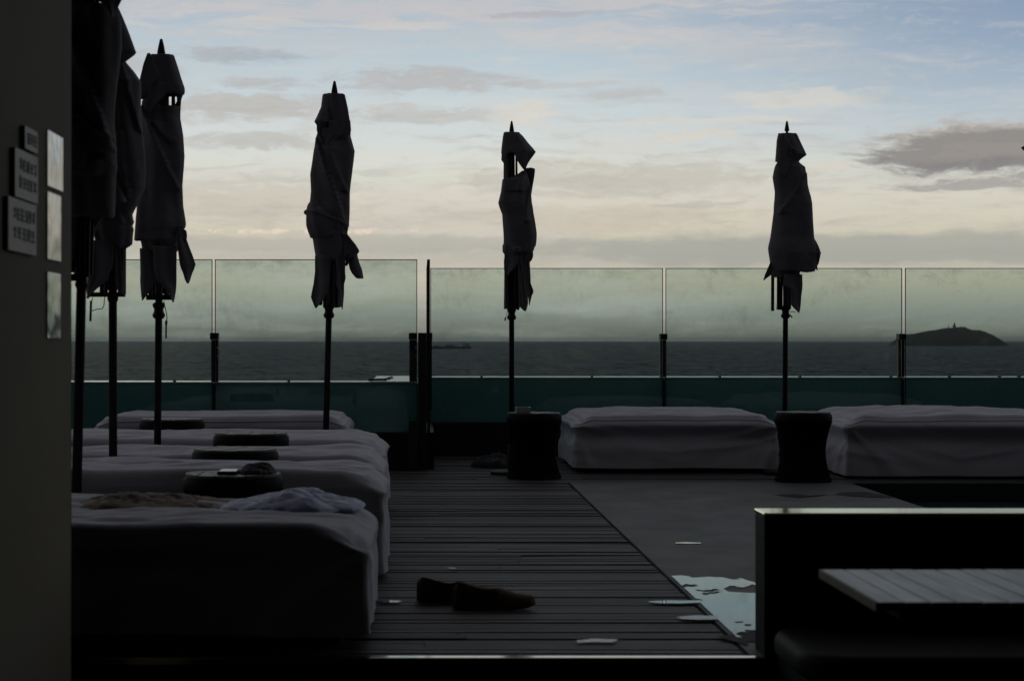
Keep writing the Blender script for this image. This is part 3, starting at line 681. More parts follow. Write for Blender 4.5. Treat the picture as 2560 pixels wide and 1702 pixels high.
# ------------------------------------------------------------------ beds under loose covers
def bed(x0, x1, y0, y1, top, hem, seed, label, group, rot=0.0, sag=.012, cr=.045, folds=.010, crown=.0, bulge=.02, hemf=None, band=.30, ins=.032, pipe=False):
    cx, cy = (x0+x1)/2, (y0+y1)/2
    t = thing('daybed', (cx, cy, 0), label, 'daybed', group)
    a, b = (x1-x0)/2, (y1-y0)/2
    nx, ny, nh = max(24, int((x1-x0)/.016)), max(20, int((y1-y0)/.016)), 34
    s = seed*7.31
    def ridge(x): return (1-abs(noise.noise(x))*2.2)
    def shape(X, Y, Z01):
        "X,Y in -1..1 on the outline box, Z01 0 hem .. 1 top"
        hz = top-hem
        p = Vector((X*a, Y*b, hem+Z01*hz))
        r = .030
        ix = max(-(a-r), min(a-r, p.x)); iy = max(-(b-r), min(b-r, p.y)); iz = min(top-r, p.z)
        q = Vector((ix, iy, iz)); d = p-q
        if d.length > r and p.z > top-r: p = q + d.normalized()*r
        else:
            rv = .016                                     # crisp upright corners
            jx = max(-(a-rv), min(a-rv, p.x)); jy = max(-(b-rv), min(b-rv, p.y))
            d2 = Vector((p.x-jx, p.y-jy, 0))
            if d2.length > rv: p = Vector((jx, jy, p.z)) + d2.normalized()*rv
        x_, y_ = p.x, p.y
        k = max(0.0, min(1.0, (p.z-(top-.09))/.09))
        inn = max(0, min(1, (a-abs(x_))/.16)*min(1, (b-abs(y_))/.16))
        edge = min(a-abs(x_), b-abs(y_))
        # the top: soft dips, long pulled creases, a slightly raised rim
        p.z += k*(fbm(x_*1.7+s, y_*2.6, s, 3)*sag*1.4 + crown*(1-(x_/a)**2)*(1-(y_/b)**2))
        p.z += k*(ridge(Vector((x_*1.1+s, y_*8.5+x_*1.3, s+3)))*.011+ridge(Vector((x_*2.4+s, y_*17-x_*2.0, s+8)))*.007)*(.25+.75*inn)
        p.z += k*.007*math.exp(-((edge-.035)/.025)**2)
        cor = max(0, abs(x_)/a-.84)/.16*max(0, abs(y_)/b-.76)/.24
        p.z -= k*cor*cr
        tsh = max(0, (abs(x_)-(a-.13))/.13); p.z -= k*.026*tsh*tsh
        p.x -= math.copysign(ins*max(0, (Z01-.72)/.28)**2*(abs(x_)/a)**10, x_)
        # the hanging sides
        dn_ = 1-Z01
        side = max(0.0, min(1.0, (top-.012-p.z)/.05)) if Z01 < .999 else 0.0
        if side > 0:
            front = abs(y_)/b*1.0 > abs(x_)/a
            along = x_ if front else y_; L = a if front else b
            ce = L-abs(along); dz_ = dn_*hz
            w = folds*(.55*nz(along*2.6+s, dn_*1.1, s)+.45*nz(along*6.5+s, dn_*2.2, s+9))*(.2+dn_)
            # creases fanning out of the upper corners
            th = math.atan2(dz_-.05, ce+.02)
            fan = max(0, math.sin(th*6.5+s*3+.8*nz(along*3, dz_*5, s)))**2
            w += folds*1.5*fan*math.exp(-ce*1.9)*min(1, ce/.06)*min(1, dn_*3)
            # long slack swag across the middle
            w += folds*.8*ridge(Vector((along*1.3+s, dz_*11+abs(along)*2.2, s+5)))*math.exp(-((dn_-.45)/.35)**2)
            # the mattress pushes the upper band out, below it the cloth falls back, then flares to the hem
            wob = 1+.5*nz(along*1.9+s, 2.2, s)
            w += bulge*(.75*math.exp(-((dn_-band*.5)/(band*.42))**2)*wob - .75*math.exp(-((dn_-band*1.35)/(band*.45))**2)*wob*min(1, ce/.12) + 0) + .010*max(0, dn_-.5)*2
            o = Vector((x_/a if abs(x_)/a >= abs(y_)/b*.985 else 0, y_/b if abs(y_)/b >= abs(x_)/a*.985 else 0, 0))
            if o.length > 0: p += o.normalized()*w*side
            if Z01 < .10: p.z += (.10-Z01)/.10*(nz(along*1.6+s, 4.4, s)*.012 + (hemf(x_/a, y_/b) if hemf else 0))
        p = Matrix.Rotation(rot, 4, 'Z') @ p
        return Vector((p.x+cx, p.y+cy, p.z))
    mb = MB()
    per = []
    for i in range(nx): per.append((-1+2*i/nx, -1))
    for i in range(ny): per.append((1, -1+2*i/ny))
    for i in range(nx): per.append((1-2*i/nx, 1))
    for i in range(ny): per.append((-1, 1-2*i/ny))
    mb.grid([[shape(X, Y, k/nh) for X, Y in per] for k in range(nh+1)], wrap=True)
    mb.grid([[shape(-1+2*i/nx, -1+2*j/ny, 1.0) for i in range(nx+1)] for j in range(ny+1)])
    o = obj('cover', mb, M['cloth'], t, recalc=False)
    bm = bmesh.new(); bm.from_mesh(o.data); bmesh.ops.remove_doubles(bm, verts=bm.verts[:], dist=.0004)
    bmesh.ops.recalc_face_normals(bm, faces=bm.faces[:]); bm.to_mesh(o.data); bm.free()
    o.data.polygons.foreach_set('use_smooth', [True]*len(o.data.polygons))
    if pipe:
        pp = [shape(X, Y, .925) for X, Y in per]; pp.append(pp[0].copy())
        m3 = MB(); m3.tube(pp, .0055, 6, cap=False); obj('piping', m3, M['cloth'], o, smooth=True)
    def rb(X0, X1, Y0, Y1, z0, z1):
        m2 = MB(); m2.box(X0, X1, Y0, Y1, z0, z1, 0, .004)
        Rm = Matrix.Rotation(rot, 4, 'Z')
        m2.v = [Rm @ Vector((q.x, q.y, 0)) + Vector((cx, cy, q.z)) for q in m2.v]
        return m2
    obj('base_frame', rb(-a+.16, a-.16, -b+.07, b-.07, .07, top-.12), M['base'], t)
    for sx_ in (-1, 1):
        for sy_ in (-1, 1):
            X, Y = sx_*(a-.12), sy_*(b-.11)
            obj('leg', rb(X-.04, X+.04, Y-.04, Y+.04, -.001, .069), M['base'], t)
    return t
GRP = 'white covered daybeds'
bed(-2.25, -.166, 5.95, 7.02, .372, .040, 1, 'nearest white covered daybed at the left, lilac bag and beige garment lying on it', GRP, sag=.014, cr=.05, folds=.012)
bed(-2.2, -.150, 7.63, 8.36, .425, .015, 2, 'white covered daybed second from the front at the left, behind the black cloth', GRP, sag=.016, cr=.04, hemf=lambda x, y: .03*max(0, y))
bed(-2.15, -.175, 8.82, 9.56, .415, .045, 3, 'third white covered daybed of the left row, just behind the narrow dark table edge', GRP, sag=.012, cr=.03)
bed(-2.2, -.195, 10.15, 11.15, .422, .045, 4, 'fourth white covered daybed of the left row, behind the slatted round table top', GRP, sag=.010, cr=.045)
bed(gx(243,12.7), gx(868,12.7), 12.6, 13.6, .447, .05, 5, 'farthest white covered daybed of the left row, lying along the left glass', GRP, sag=.006, cr=.03, pipe=True)
bed(1.125, 2.56, 13.80, 15.25, .405, .030, 6, 'white covered daybed on the right between the two dark drum tables', GRP, sag=.010, cr=.03, crown=.02, folds=.017, bulge=.05, pipe=True)
bed(2.97, 4.50, 13.25, 14.75, .425, .020, 7, 'white covered daybed cut off by the right edge, behind the pool', GRP, rot=R(-1.2), sag=.014, cr=.03, crown=.03, folds=.016, bulge=.05, pipe=True)

# ------------------------------------------------------------------ drum tables (woven cord, slatted round top)
def table_proto(loc, label, zs, rs):
    t = thing('drum_table', (0,0,0), label, 'side table', 'dark woven drum tables with slatted tops')
    mb = MB(); r = .192; n = 6
    # five planks cut to a disc
    for k in range(n):
        x0 = -r+2*r*k/n+.002; x1 = -r+2*r*(k+1)/n-.002
        up, dn_ = [], []
        for i in range(9):
            X = x0+(x1-x0)*i/8; yy = math.sqrt(max(0, r*r-X*X)); up.append((X, yy)); dn_.append((X, -yy))
        pts = dn_+up[::-1]; m_ = len(pts)
        zt = .470-.0012*(k % 2)
        mb.add([(p[0],p[1],.4585) for p in pts]+[(p[0],p[1],zt) for p in pts],
               [list(range(m_))[::-1], [m_+i for i in range(m_)]]+[(i,(i+1)%m_,m_+(i+1)%m_,m_+i) for i in range(m_)])
    obj('tabletop', mb, M['tabletop'], t)
    mb = MB(); mb.lathe([(.170,.40),(.196,.405),(.203,.425),(.200,.450),(.190,.458),(.15,.458)], n=48); obj('rim', mb, M['cord'], t, auto=50)
    mb = MB()
    ns = 54
    for k in range(ns):
        for sgn in (1, -1):
            th = 2*math.pi*(k+(.5 if sgn < 0 else 0))/ns; pts = []
            for i in range(9):
                z = .025+.385*i/8; q = (z-.20)/.2
                rr = .150+.044*min(1.2, abs(q))**1.7-(.003 if sgn < 0 else 0)
                ph = th+sgn*.22*(i/8-.5)
                pts.append((rr*math.cos(ph), rr*math.sin(ph), z))
            mb.tube(pts, .0062, 5, cap=False)
    obj('woven_side', mb, M['cord'], t, smooth=True)
    mb = MB(); mb.lathe([(.15,.002),(.198,.002),(.200,.026),(.15,.028)], n=40); obj('base_ring', mb, M['cord'], t, auto=50)
    mb = MB(); mb.lathe([(.142,.029),(.132,.2),(.142,.395)], n=24); obj('inner_drum', mb, M['base'], t, auto=50)
    t.location = loc; t.scale = (rs, rs, zs)
    return t
def tpos(px, Y): return (gx(px, Y), Y, 0)
tables = [(583, 7.33, .445, .192, 'round dark drum table with phone and black cloth on top, behind the nearest daybed'),
          (588, 8.585, .468, .195, 'round drum table showing only its thin brown top edge, behind the second daybed'),
          (628, 9.86, .478, .196, 'round drum table with pale slatted top, behind the third daybed'),
          (430, 11.40, .487, .195, 'round drum table half behind a pole, in front of the farthest left daybed'),
          (1335, 13.30, .452, .193, 'dark woven drum table with a pale dish, left of the first right hand daybed'),
          (2008, 13.00, .468, .194, 'dark hourglass drum table between the two right hand daybeds')]
proto = None
for px, Y, h_, r_, lab in tables:
    if proto is None:
        proto = table_proto(tpos(px, Y), lab, h_/.47, r_/.203); q = proto
    else:
        q = dup(proto, tpos(px, Y), random.uniform(-.3, .3), (r_/.203, r_/.203, h_/.47)); q['label'] = lab
# things on the tables
t = thing('phone', (gx(571,7.29), 7.29, .445), 'dark edged phone on the drum table, sky reflection painted pale on its screen', 'phone')
c = Vector((gx(571,7.29), 7.29, .4465))
mb = MB(); mb.box(c.x-.036, c.x+.036, c.y-.07, c.y+.07, c.z, c.z+.011, 0, .003); obj('case', mb, M['black'], t)
mb = MB(); mb.box(c.x-.030, c.x+.033, c.y-.062, c.y+.062, c.z+.0112, c.z+.0122); obj('screen', mb, M['screen_sheen'], t)
def heap(name, x0, x1, y0, y1, z, h_, seed, m, label, cat, ridges=6, prof_=None, n=(110,60), rough=1.0):
    rows = []
    for j in range(n[1]+1):
        fy = j/n[1]*2-1; row = []
        for i in range(n[0]+1):
            fx = i/n[0]*2-1
            # a ragged rounded outline
            ang = math.atan2(fy, fx); rad = max(abs(fx), abs(fy))
            sq = rad*(1/max(abs(math.cos(ang)), abs(math.sin(ang)))) if rad > 0 else 0
            k = (1-.30*(sq-rad)/(.414*max(rad, .001)) if rad > 0 else 1)
            rim = 1+.10*nz(math.cos(ang)*2+seed, math.sin(ang)*2, seed)+.06*nz(math.cos(ang)*6+seed, math.sin(ang)*6, seed)
            X = (x0+x1)/2+(x1-x0)/2*fx*k*rim; Y = (y0+y1)/2+(y1-y0)/2*fy*k*rim
            e = max(0, 1-rad**3)**.55
            hh = prof_(fx) if prof_ else 1
            w = .80+rough*.5*fbm(X*6+seed, Y*8, seed, 3)+rough*.22*(1-abs(nz(X*ridges*2.2+seed, Y*ridges*3+X*7, seed))*2.6)+rough*.10*(1-abs(nz(X*ridges*7+seed, Y*ridges*8-X*9, seed+4))*2.6)
            row.append((X, Y, z-.006+h_*hh*e*max(.12, w)))
        rows.append(row)
    mb = MB(); mb.grid(rows)
    return tag(obj(name, mb, m, smooth=True), label, cat)
heap('black_cloth', gx(595,7.33), gx(692,7.33), 7.22, 7.44, .447, .034, 3, M['darkcloth'], 'crumpled black cloth bunched on the drum table beside the phone', 'cloth', 9)
heap('garment', gx(195,6.75), gx(575,6.75), 6.52, 6.98, .380, .034, 8, M['beige'], 'rumpled beige and rust garment lying flat on the nearest daybed', 'garment', 9, lambda f: .75+.45*math.exp(-((f+.55)/.3)**2))
heap('plastic_bag', gx(555,6.7), gx(912,6.7), 6.42, 6.95, .378, .056, 21, M['lilac'], 'crumpled pale lilac plastic bag lying on the nearest daybed', 'bag', 5, lambda f: .62+.5*math.exp(-((f-.05)/.5)**2), rough=.55)
c = W(1308, 1020, 13.27)
t = thing('dish', (c.x, 13.27, .453), 'small pale square dish standing on the drum table by the corner', 'dish')
mb = MB(); mb.box(c.x-.05, c.x+.05, 13.22, 13.32, .4535, .462, 0, .003); mb.box(c.x-.05, c.x+.05, 13.22, 13.228, .4621, .49); mb.box(c.x-.05, c.x+.05, 13.312, 13.32, .4621, .49); mb.box(c.x-.05, c.x-.042, 13.2281, 13.3119, .4621, .49); mb.box(c.x+.042, c.x+.05, 13.2281, 13.3119, .4621, .49)
obj('dish_body', mb, M['pale'], t)
a = G(1176, 1166); heap('dark_bundle', a.x, a.x+.36, a.y-.16, a.y+.2, .0, .085, 31, M['darkcloth'], 'low black bundle lying on the deck beside the drum table by the corner', 'bundle', 4)

# ------------------------------------------------------------------ closed umbrellas
UG = 'closed charcoal parasols on black poles'
class Umb:
    def __init__(s, label, Y, org, sc, base_px, top_px, seed):
        s.Y, s.org, s.sc, s.seed = Y, org, sc, seed
        b = G(base_px, PY+F*H/Y); s.base = b
        s.top = s.P(*top_px)
        s.root = thing('closed_umbrella', (b.x, Y, 0), label, 'umbrella', UG)
        s.m = {k: MB() for k in ('canopy', 'top_flap', 'tie_sash', 'knot')}
    def P(s, zx, zy, dy=0): 
        p = W(s.org[0]+zx*s.sc, s.org[1]+zy*s.sc, s.Y); p.y += dy; return p
    def pole_x(s, z):
        t = z/s.top.z; return s.base.x+(s.top.x-s.base.x)*t
    def loft(s, part, rows, dk=.85, dy=0.0, nseg=56, pl=.09, kf=5, tw=3.0, folds=(), wr=.004, cap_top=False, sub=9, sharp=0):
        "closed cloth piece: rows give its width at each height, depth follows the width"
        out = []; sd = s.seed+len(s.m[part].v)*.013
        rr = []
        for (a, b) in zip(rows[:-1], rows[1:]):
            for k in range(sub):
                t = k/sub; rr.append(tuple(a[i]+(b[i]-a[i])*t for i in range(3)))
        rr.append(rows[-1])
        for (zy, l, r) in rr:
            L = s.P(l, zy); Rr = s.P(r, zy); cx = (L.x+Rr.x)/2; hw = abs(Rr.x-L.x)/2; z = L.z
            ring = []
            for j in range(nseg):
                th = 2*math.pi*j/nseg; c, si = math.cos(th), math.sin(th)
                fo = pl*math.sin(kf*th+tw*z*2+sd)+.6*pl*nz(c*2.2+sd, si*2.2, z*3.5)
                # pleats stay clear of the outline on both sides
                fade = min(1, abs(si)*1.6)
                x = cx+hw*(c+.25*fo*fade*c); d = hw*dk*(si+fo*fade*si)
                zx = l+(r-l)*(c*.5+.5)
                ex = 0.0
                if si < 0:
                    for (f0, f1, amp, side) in folds:     # overlap edge of the wrapped cloth on the front
                        t = (zy-f0[1])/(f1[1]-f0[1]) if f1[1] != f0[1] else 0
                        if -.02 <= t <= 1.02:
                            fx = f0[0]+(f1[0]-f0[0])*t+8*nz(zy*.02, sd)
                            q = (zx-fx)*side; q = max(0, min(1, q/7+.5)); ex += 2.2*amp*q*math.exp(-max(0, (zx-fx)*side)/40)
                wz = wr*nz(x*30+sd, z*22+x*15, sd)
                ring.append((x, s.Y+dy+d-ex+wz*(1 if si > 0 else -1), z+.006*nz(th*2+sd, z*5)*(0 if zy in (rows[0][0],) else 1)))
            out.append(ring)
        mb = s.m[part]; o = mb.grid(out, wrap=True)
        if cap_top:
            c = sum((Vector(p) for p in out[0]), Vector())/nseg; c.z += .006
            mb.v.append(c); k = len(mb.v)-1
            for j in range(nseg): mb.face((k, o+(j+1) % nseg, o+j))
    def flap(s, part, rows, dy=0.0, th=.012, sub=6, curl=.02):
        "a hanging strip of cloth, thin, curling in depth"
        fr, bk = [], []; sd = s.seed*1.7+len(s.m[part].v)*.01; n = 10
        rr = []
        for (a, b) in zip(rows[:-1], rows[1:]):
            for k in range(sub):
                t = k/sub; rr.append(tuple(a[i]+(b[i]-a[i])*t for i in range(3)))
        rr.append(rows[-1])
        ring_rows = []
        for (zy, l, r) in rr:
            f, g = [], []
            for i in range(n+1):
                p = s.P(l+(r-l)*i/n, zy)
                d = curl*math.sin(i/n*math.pi*1.6+p.z*6+sd)+curl*.8*nz(p.x*14+sd, p.z*7, sd)
                e = th*.5*math.sin(math.pi*max(.06, min(.94, i/n)))
                f.append((p.x, s.Y+dy+d-e, p.z)); g.append((p.x, s.Y+dy+d+e, p.z))
            ring_rows.append(f+g[::-1])
        mb = s.m[part]; o = mb.grid(ring_rows, wrap=True); nc = 2*(n+1)
        mb.face([o+j for j in range(nc)]); k = o+(len(ring_rows)-1)*nc; mb.face([k+j for j in range(nc)])
    def finish(s, hubz, finial, ribr=.06, hs=1.0, ribs=8, ribz=None, cross=None, cord=None, skip=(), rib0=0.3, pr=.0187):
        t = s.root
        topz = s.top.z
        mb = MB(); mb.tube([(s.base.x, s.Y, .02), (s.pole_x(hubz), s.Y, hubz), (s.pole_x(topz-.10), s.Y, topz-.10)], pr, 16); obj('pole', mb, M['black'], t, smooth=True)
        fx, fz, fw, fh = finial      # tip x, tip z, base half width, height in metres
        mb = MB(); mb.lathe([(.5*fw, -fh*1.16), (.55*fw, -fh*1.03), (.95*fw, -fh*1.0), (fw, -fh*.96), (fw*.97, -fh*.88), (fw*.70, -fh*.48), (fw*.34, -fh*.05), (fw*.12, 0)], (fx, s.Y, fz), 20); obj('finial', mb, M['black'], t, auto=35)
        hx = s.pole_x(hubz)
        mb = MB(); mb.lathe([(.020*hs,-.045),(.026*hs,-.043),(.033*hs,-.030),(.033*hs,-.022),(.026*hs,-.010),(.024*hs,.005),(.031*hs,.018),(.033*hs,.03),(.022*hs,.04)], (hx, s.Y, hubz), 24); obj('hub', mb, M['black'], t, auto=40)
        if cross:
            (xa, xb, za, zb2) = cross
            A = s.P(xa, za); Bq = s.P(xb, zb2); mb = MB(); mb.box(A.x, Bq.x, s.Y-.02, s.Y+.02, Bq.z, A.z, 0, .003); obj('runner_bar', mb, M['black'], t)
        zt = topz-.16
        for k in range(ribs):
            if k in skip: continue
            th = rib0+2*math.pi*k/ribs
            p0 = Vector((hx+ribr*math.cos(th), s.Y+ribr*math.sin(th), (ribz if ribz else hubz+.03)+.012*math.sin(k*2.3)))
            p1 = Vector((s.pole_x(zt)+.035*math.cos(th), s.Y+.035*math.sin(th), zt))
            mb = MB(); mb.tube([p0, p0.lerp(p1, .5), p1], [.0085, .0085, .007], 8); obj('rib', mb, M['black'], t)
        if cord:
            mb = MB()
            for pts, rad in cord: mb.tube([s.P(a, b, -.05) for a, b in pts], rad, 6)
            obj('pull_cord', mb, M['black'], t, smooth=True)
        mb = MB(); mb.lathe([(.15,.001),(.15,.02),(.14,.026),(.03,.03),(.03,.2),(.024,.21)], (s.base.x, s.Y, 0), 28); obj('base_weight', mb, M['black'], t, auto=40)
        for part, mb in s.m.items():
            if mb.v: obj(part, mb, M['canvas'], t, smooth=True)

# -- parasol with the bulky waist wrap (fourth)
U = Umb('closed charcoal parasol with a bulky wrinkled wrap round its waist, leaning slightly', 11.55, (720,180), .4338, 811, (268,60), 4.0)
U.loft('top_flap', [(129,205,322),(133,199,328),(205,190,345),(250,170,352),(287,152,358),(300,160,361)], .8, cap_top=True, kf=4, pl=.12, folds=[((250,150),(238,305),.012,-1)])
U.flap('top_flap', [(134,248,322),(205,240,344),(292,236,360),(340,234,366),(370,240,358),(392,245,300),(420,236,248)], -.085, curl=.008)
U.flap('top_flap', [(296,155,240),(318,170,215),(345,170,204),(372,176,196),(405,198,206),(432,214,222)], -.085, curl=.01)
U.flap('top_flap', [(292,240,363),(330,244,366),(350,236,367),(372,236,358),(395,238,285),(420,232,246)], -.10, curl=.012)
U.loft('canopy', [(330,176,362),(372,163,361),(420,156,374),(460,148,385),(520,139,378),(590,128,369),(640,130,362),(690,132,357),(760,125,356),(800,114,356),(880,112,352),(925,122,343),(960,142,344),(1010,150,352),(1055,157,345),(1084,160,328)], .88, folds=[((160,372),(352,900),.020,-1),((235,440),(350,690),.012,-1)], kf=5)
U.loft('tie_sash', [(752,124,180),(775,112,270),(795,107,340),(850,104,352),(885,105,353),(915,114,343),(940,124,340),(956,130,300)], .95, dy=-.004, kf=9, tw=9, pl=.05, folds=[((110,800),(345,885),.012,1)], wr=.008)
U.loft('canopy', [(290,188,335),(360,186,332),(430,180,345)], .7, dy=.02)
U.flap('tie_sash', [(796,98,120),(808,91,122),(818,93,122),(826,104,120)], -.01, curl=.006)
U.flap('tie_sash', [(940,318,346),(965,320,366),(1000,322,394),(1030,325,412),(1042,325,412),(1055,325,400),(1075,322,352),(1082,322,336)], -.06, curl=.015)
U.flap('tie_sash', [(1046,366,400),(1070,352,404),(1100,349,412),(1135,356,426),(1160,368,432),(1188,392,436),(1192,405,434)], -.03, curl=.014)
U.flap('tie_sash', [(1060,330,365),(1095,332,356),(1118,330,340)], -.02, curl=.01)
U.flap('canopy', [(1060,158,262),(1150,158,248),(1220,150,240),(1270,140,235),(1300,135,222),(1330,147,192),(1352,156,178),(1362,162,170)], -.07, curl=.022)
U.flap('canopy', [(1060,276,334),(1150,283,332),(1190,284,335),(1225,280,326),(1280,296,325),(1320,304,322),(1350,309,319),(1369,313,317)], -.07, curl=.018)
U.loft('canopy', [(1075,175,320),(1200,182,312),(1310,198,300),(1350,204,308),(1356,210,296)], .8, dy=.02, kf=7)
U.finish(H+74*11.55/F-.0, (U.P(268,52).x, U.P(268,52).z, .020, .076), .055)

# -- tall parasol near the wall signs (third)
U = Umb('tall closed charcoal parasol with a loose knotted tail at its right, cord hanging below', 9.94, (320,60), .536, 392, (155,80), 3.0)
U.loft('top_flap', [(146,101,213),(150,95,216),(200,83,232),(260,71,250),(300,63,264),(318,63,266),(332,64,262)], .75, cap_top=True, kf=4, pl=.12, folds=[((108,155),(153,270),.014,-1)])
U.flap('top_flap', [(150,102,116),(200,84,132),(260,70,152),(274,67,151),(285,65,138),(310,62,122),(335,64,112),(350,66,98),(362,69,84)], -.095, curl=.006)
U.flap('top_flap', [(325,63,150),(345,70,110),(362,70,84)], -.10, curl=.01)
U.flap('top_flap', [(286,122,204),(318,114,200),(335,108,192),(352,104,188),(375,101,158),(398,100,138),(420,103,122)], -.105, curl=.010)
U.flap('top_flap', [(325,228,263),(345,232,256),(365,240,249)], -.03, curl=.006)
U.loft('canopy', [(335,84,190),(360,66,188),(384,63,190),(392,62,200)], .8, sub=4)
U.flap('canopy', [(328,226,258),(360,228,249),(400,208,246),(440,204,245)], .0, curl=.006)
U.loft('canopy', [(388,62,246),(430,62,243),(470,61,250),(520,60,258),(620,56,264),(680,53,260),(750,50,254),(850,42,258),(900,37,266),(930,35,270),(950,33,268),(975,31,240),(1008,29,236)], .85, folds=[((64,372),(250,770),.022,-1),((120,470),(205,560),.008,1)], kf=5)
U.loft('canopy', [(320,203,219),(400,202,221)], .9, dy=.0)
U.loft('tie_sash', [(958,70,238),(1005,58,240),(1030,64,238),(1060,66,232)], .85, kf=6, pl=.05, wr=.006)
U.flap('tie_sash', [(958,238,266),(968,234,278),(985,234,281),(1003,236,280),(1020,238,268)], -.05, curl=.01, th=.03)
U.flap('tie_sash', [(1000,238,276),(1040,238,290),(1080,242,305),(1122,247,319),(1140,252,314),(1165,262,303),(1195,270,294),(1212,279,287)], -.05, curl=.014)
U.flap('canopy', [(1050,65,135),(1150,66,134),(1200,65,132),(1245,68,112),(1270,70,92),(1290,74,78)], -.07, curl=.016)
U.flap('canopy', [(1040,130,238),(1100,130,237),(1150,132,236),(1190,140,236),(1215,160,235),(1245,195,233),(1275,208,228),(1299,219,223)], -.09, curl=.020)
U.loft('canopy', [(1040,80,225),(1120,90,215),(1190,104,170),(1230,112,165)], .75, dy=.02, kf=7)
U.finish(H+76*9.94/F, (U.P(155,70).x, U.P(155,70).z, .0215, .078), .045, ribz=H+112*9.94/F, cross=(86,204,1262,1287), cord=[([(173,1292),(178,1320),(186,1350),(188,1372),(185,1386)], .0025), ([(185,1384),(184,1402)], .007), ([(184,1402),(183,1466)], .0048)])

# -- parasol by the corner (fifth)
U = Umb('closed charcoal parasol with a pointed upper flap and bare ribs, right of the corner post', 13.66, (1180,280), .37, 1279, (268,70), 5.0)
U.loft('top_flap', [(138,219,316),(142,214,320),(170,208,346),(210,203,378),(245,199,410),(262,198,424),(272,197,428),(282,197,424)], .62, cap_top=True, kf=4, pl=.10, folds=[((300,160),(345,285),.012,1)])
U.flap('top_flap', [(276,197,252),(300,196,232),(332,194,222),(346,204,218),(354,209,214)], -.09, curl=.008)
U.flap('top_flap', [(276,268,428),(296,284,416),(325,294,394),(355,312,374),(380,330,363),(400,345,357),(410,348,354)], -.09, curl=.014)
U.loft('canopy', [(262,214,284),(380,213,284),(480,212,300)], .75, dy=.0)
U.flap('canopy', [(374,372,408),(380,360,428),(400,356,428),(440,358,423),(500,366,412),(575,375,400)], .05, curl=.012)
U.loft('canopy', [(398,338,362),(418,312,370),(440,272,378),(458,205,384),(500,200,392),(540,195,398),(575,186,401),(612,177,404),(640,184,410),(690,203,417),(760,208,430),(820,212,438),(860,214,437),(890,213,434),(908,207,430)], .8, folds=[((392,500),(345,740),.012,1),((205,450),(280,535),.015,-1),((350,420),(290,540),.015,1)], kf=5)
U.loft('tie_sash', [(895,208,428),(910,205,424),(930,205,418),(948,207,411),(958,215,400)], .85, dy=-.01, kf=10, pl=.05, wr=.009)
U.loft('knot', [(915,275,320),(925,268,330),(945,270,328),(958,282,318)], 1.0, dy=-.10, kf=5, wr=.006)
U.flap('tie_sash', [(950,215,300),(985,216,322),(1010,212,318),(1040,213,300),(1062,213,282),(1085,216,255),(1100,217,245),(1108,226,240)], -.08, curl=.016)
U.flap('tie_sash', [(945,345,408),(965,350,411),(985,345,409),(1005,348,400),(1022,350,384),(1030,356,374)], -.06, curl=.014)
U.flap('canopy', [(950,318,396),(1020,322,386),(1100,336,390),(1160,350,392),(1200,362,408),(1218,366,412),(1245,372,400),(1285,379,391),(1308,380,385)], -.08, curl=.018)
U.flap('canopy', [(1080,318,368),(1200,318,372),(1290,318,378),(1325,328,370),(1346,352,362)], -.05, curl=.014)
U.loft('canopy', [(950,222,372),(1040,256,345),(1180,258,345),(1300,256,340),(1330,258,318)], .7, dy=.03, kf=7)
U.flap('canopy', [(1060,217,252),(1200,217,250),(1270,217,246),(1331,217,244)], -.02, curl=.004, th=.02)
U.finish(H+67*13.66/F, (U.P(268,61).x, U.P(268,61).z, .0175, .076), .05, cord=[([(236,1350),(232,1372),(224,1392)], .0022), ([(224,1388),(221,1410)], .006)])
# -- parasol with the long plain skirt (sixth)
U = Umb('closed charcoal parasol with a long plain skirt and two bare ribs, farthest right in full', 13.66, (1860,280), .37, 1961, (290,70), 6.0)
U.loft('top_flap', [(146,238,350),(150,231,357),(200,221,380),(250,218,404),(280,216,418),(291,215,422),(298,214,412),(318,212,385),(338,211,368)], .75, cap_top=True, kf=4, pl=.12, folds=[((260,160),(318,262),.014,-1),((318,262),(275,436),.014,-1)])
U.flap('top_flap', [(154,234,262),(200,222,288),(256,218,320),(263,217,320),(285,215,303),(330,211,300),(360,210,296)], -.085, curl=.006)
U.flap('top_flap', [(255,220,320),(285,216,305),(330,211,300),(372,209,298),(398,222,290),(420,245,280),(437,258,270)], -.10, curl=.010)
U.loft('canopy', [(336,232,370),(350,218,382),(372,208,412),(400,201,418),(445,193,425),(490,200,429),(540,208,441),(575,207,451),(615,203,460),(680,200,463),(760,190,467),(850,178,473),(885,170,486),(920,163,502),(955,167,515),(985,172,508),(1025,179,498),(1050,186,488),(1072,190,478),(1079,225,474)], .78, folds=[((410,420),(215,690),.014,1),((480,870),(492,1060),.012,1)], kf=4, pl=.07)
U.loft('tie_sash', [(1040,186,380),(1080,188,378),(1118,190,373)], .7, kf=6, pl=.05)
U.flap('tie_sash', [(1018,172,190),(1045,160,188),(1075,148,187),(1100,136,182),(1122,130,152),(1139,125,131)], -.02, curl=.008)
U.flap('canopy', [(1040,482,494),(1058,484,496),(1070,490,497)], -.01, curl=.004)
U.flap('canopy', [(1100,252,376),(1165,254,379),(1182,262,378),(1196,292,377),(1250,298,370),(1300,298,367),(1325,318,365),(1345,338,362),(1359,350,357)], -.09, curl=.018)
U.loft('canopy', [(1100,258,340),(1180,268,330),(1300,270,320),(1330,272,300)], .6, dy=.03, kf=6)
A, Bq = U.P(194,1100), U.P(190,1344)
for (zx0, zx1, zb2) in ((194,193,1344),(233,232,1336)):
    mb = MB(); a = U.P(zx0, 1090); b = U.P(zx1, zb2); mb.tube([b, a], .0118, 8); obj('rib', mb, M['black'], U.root)
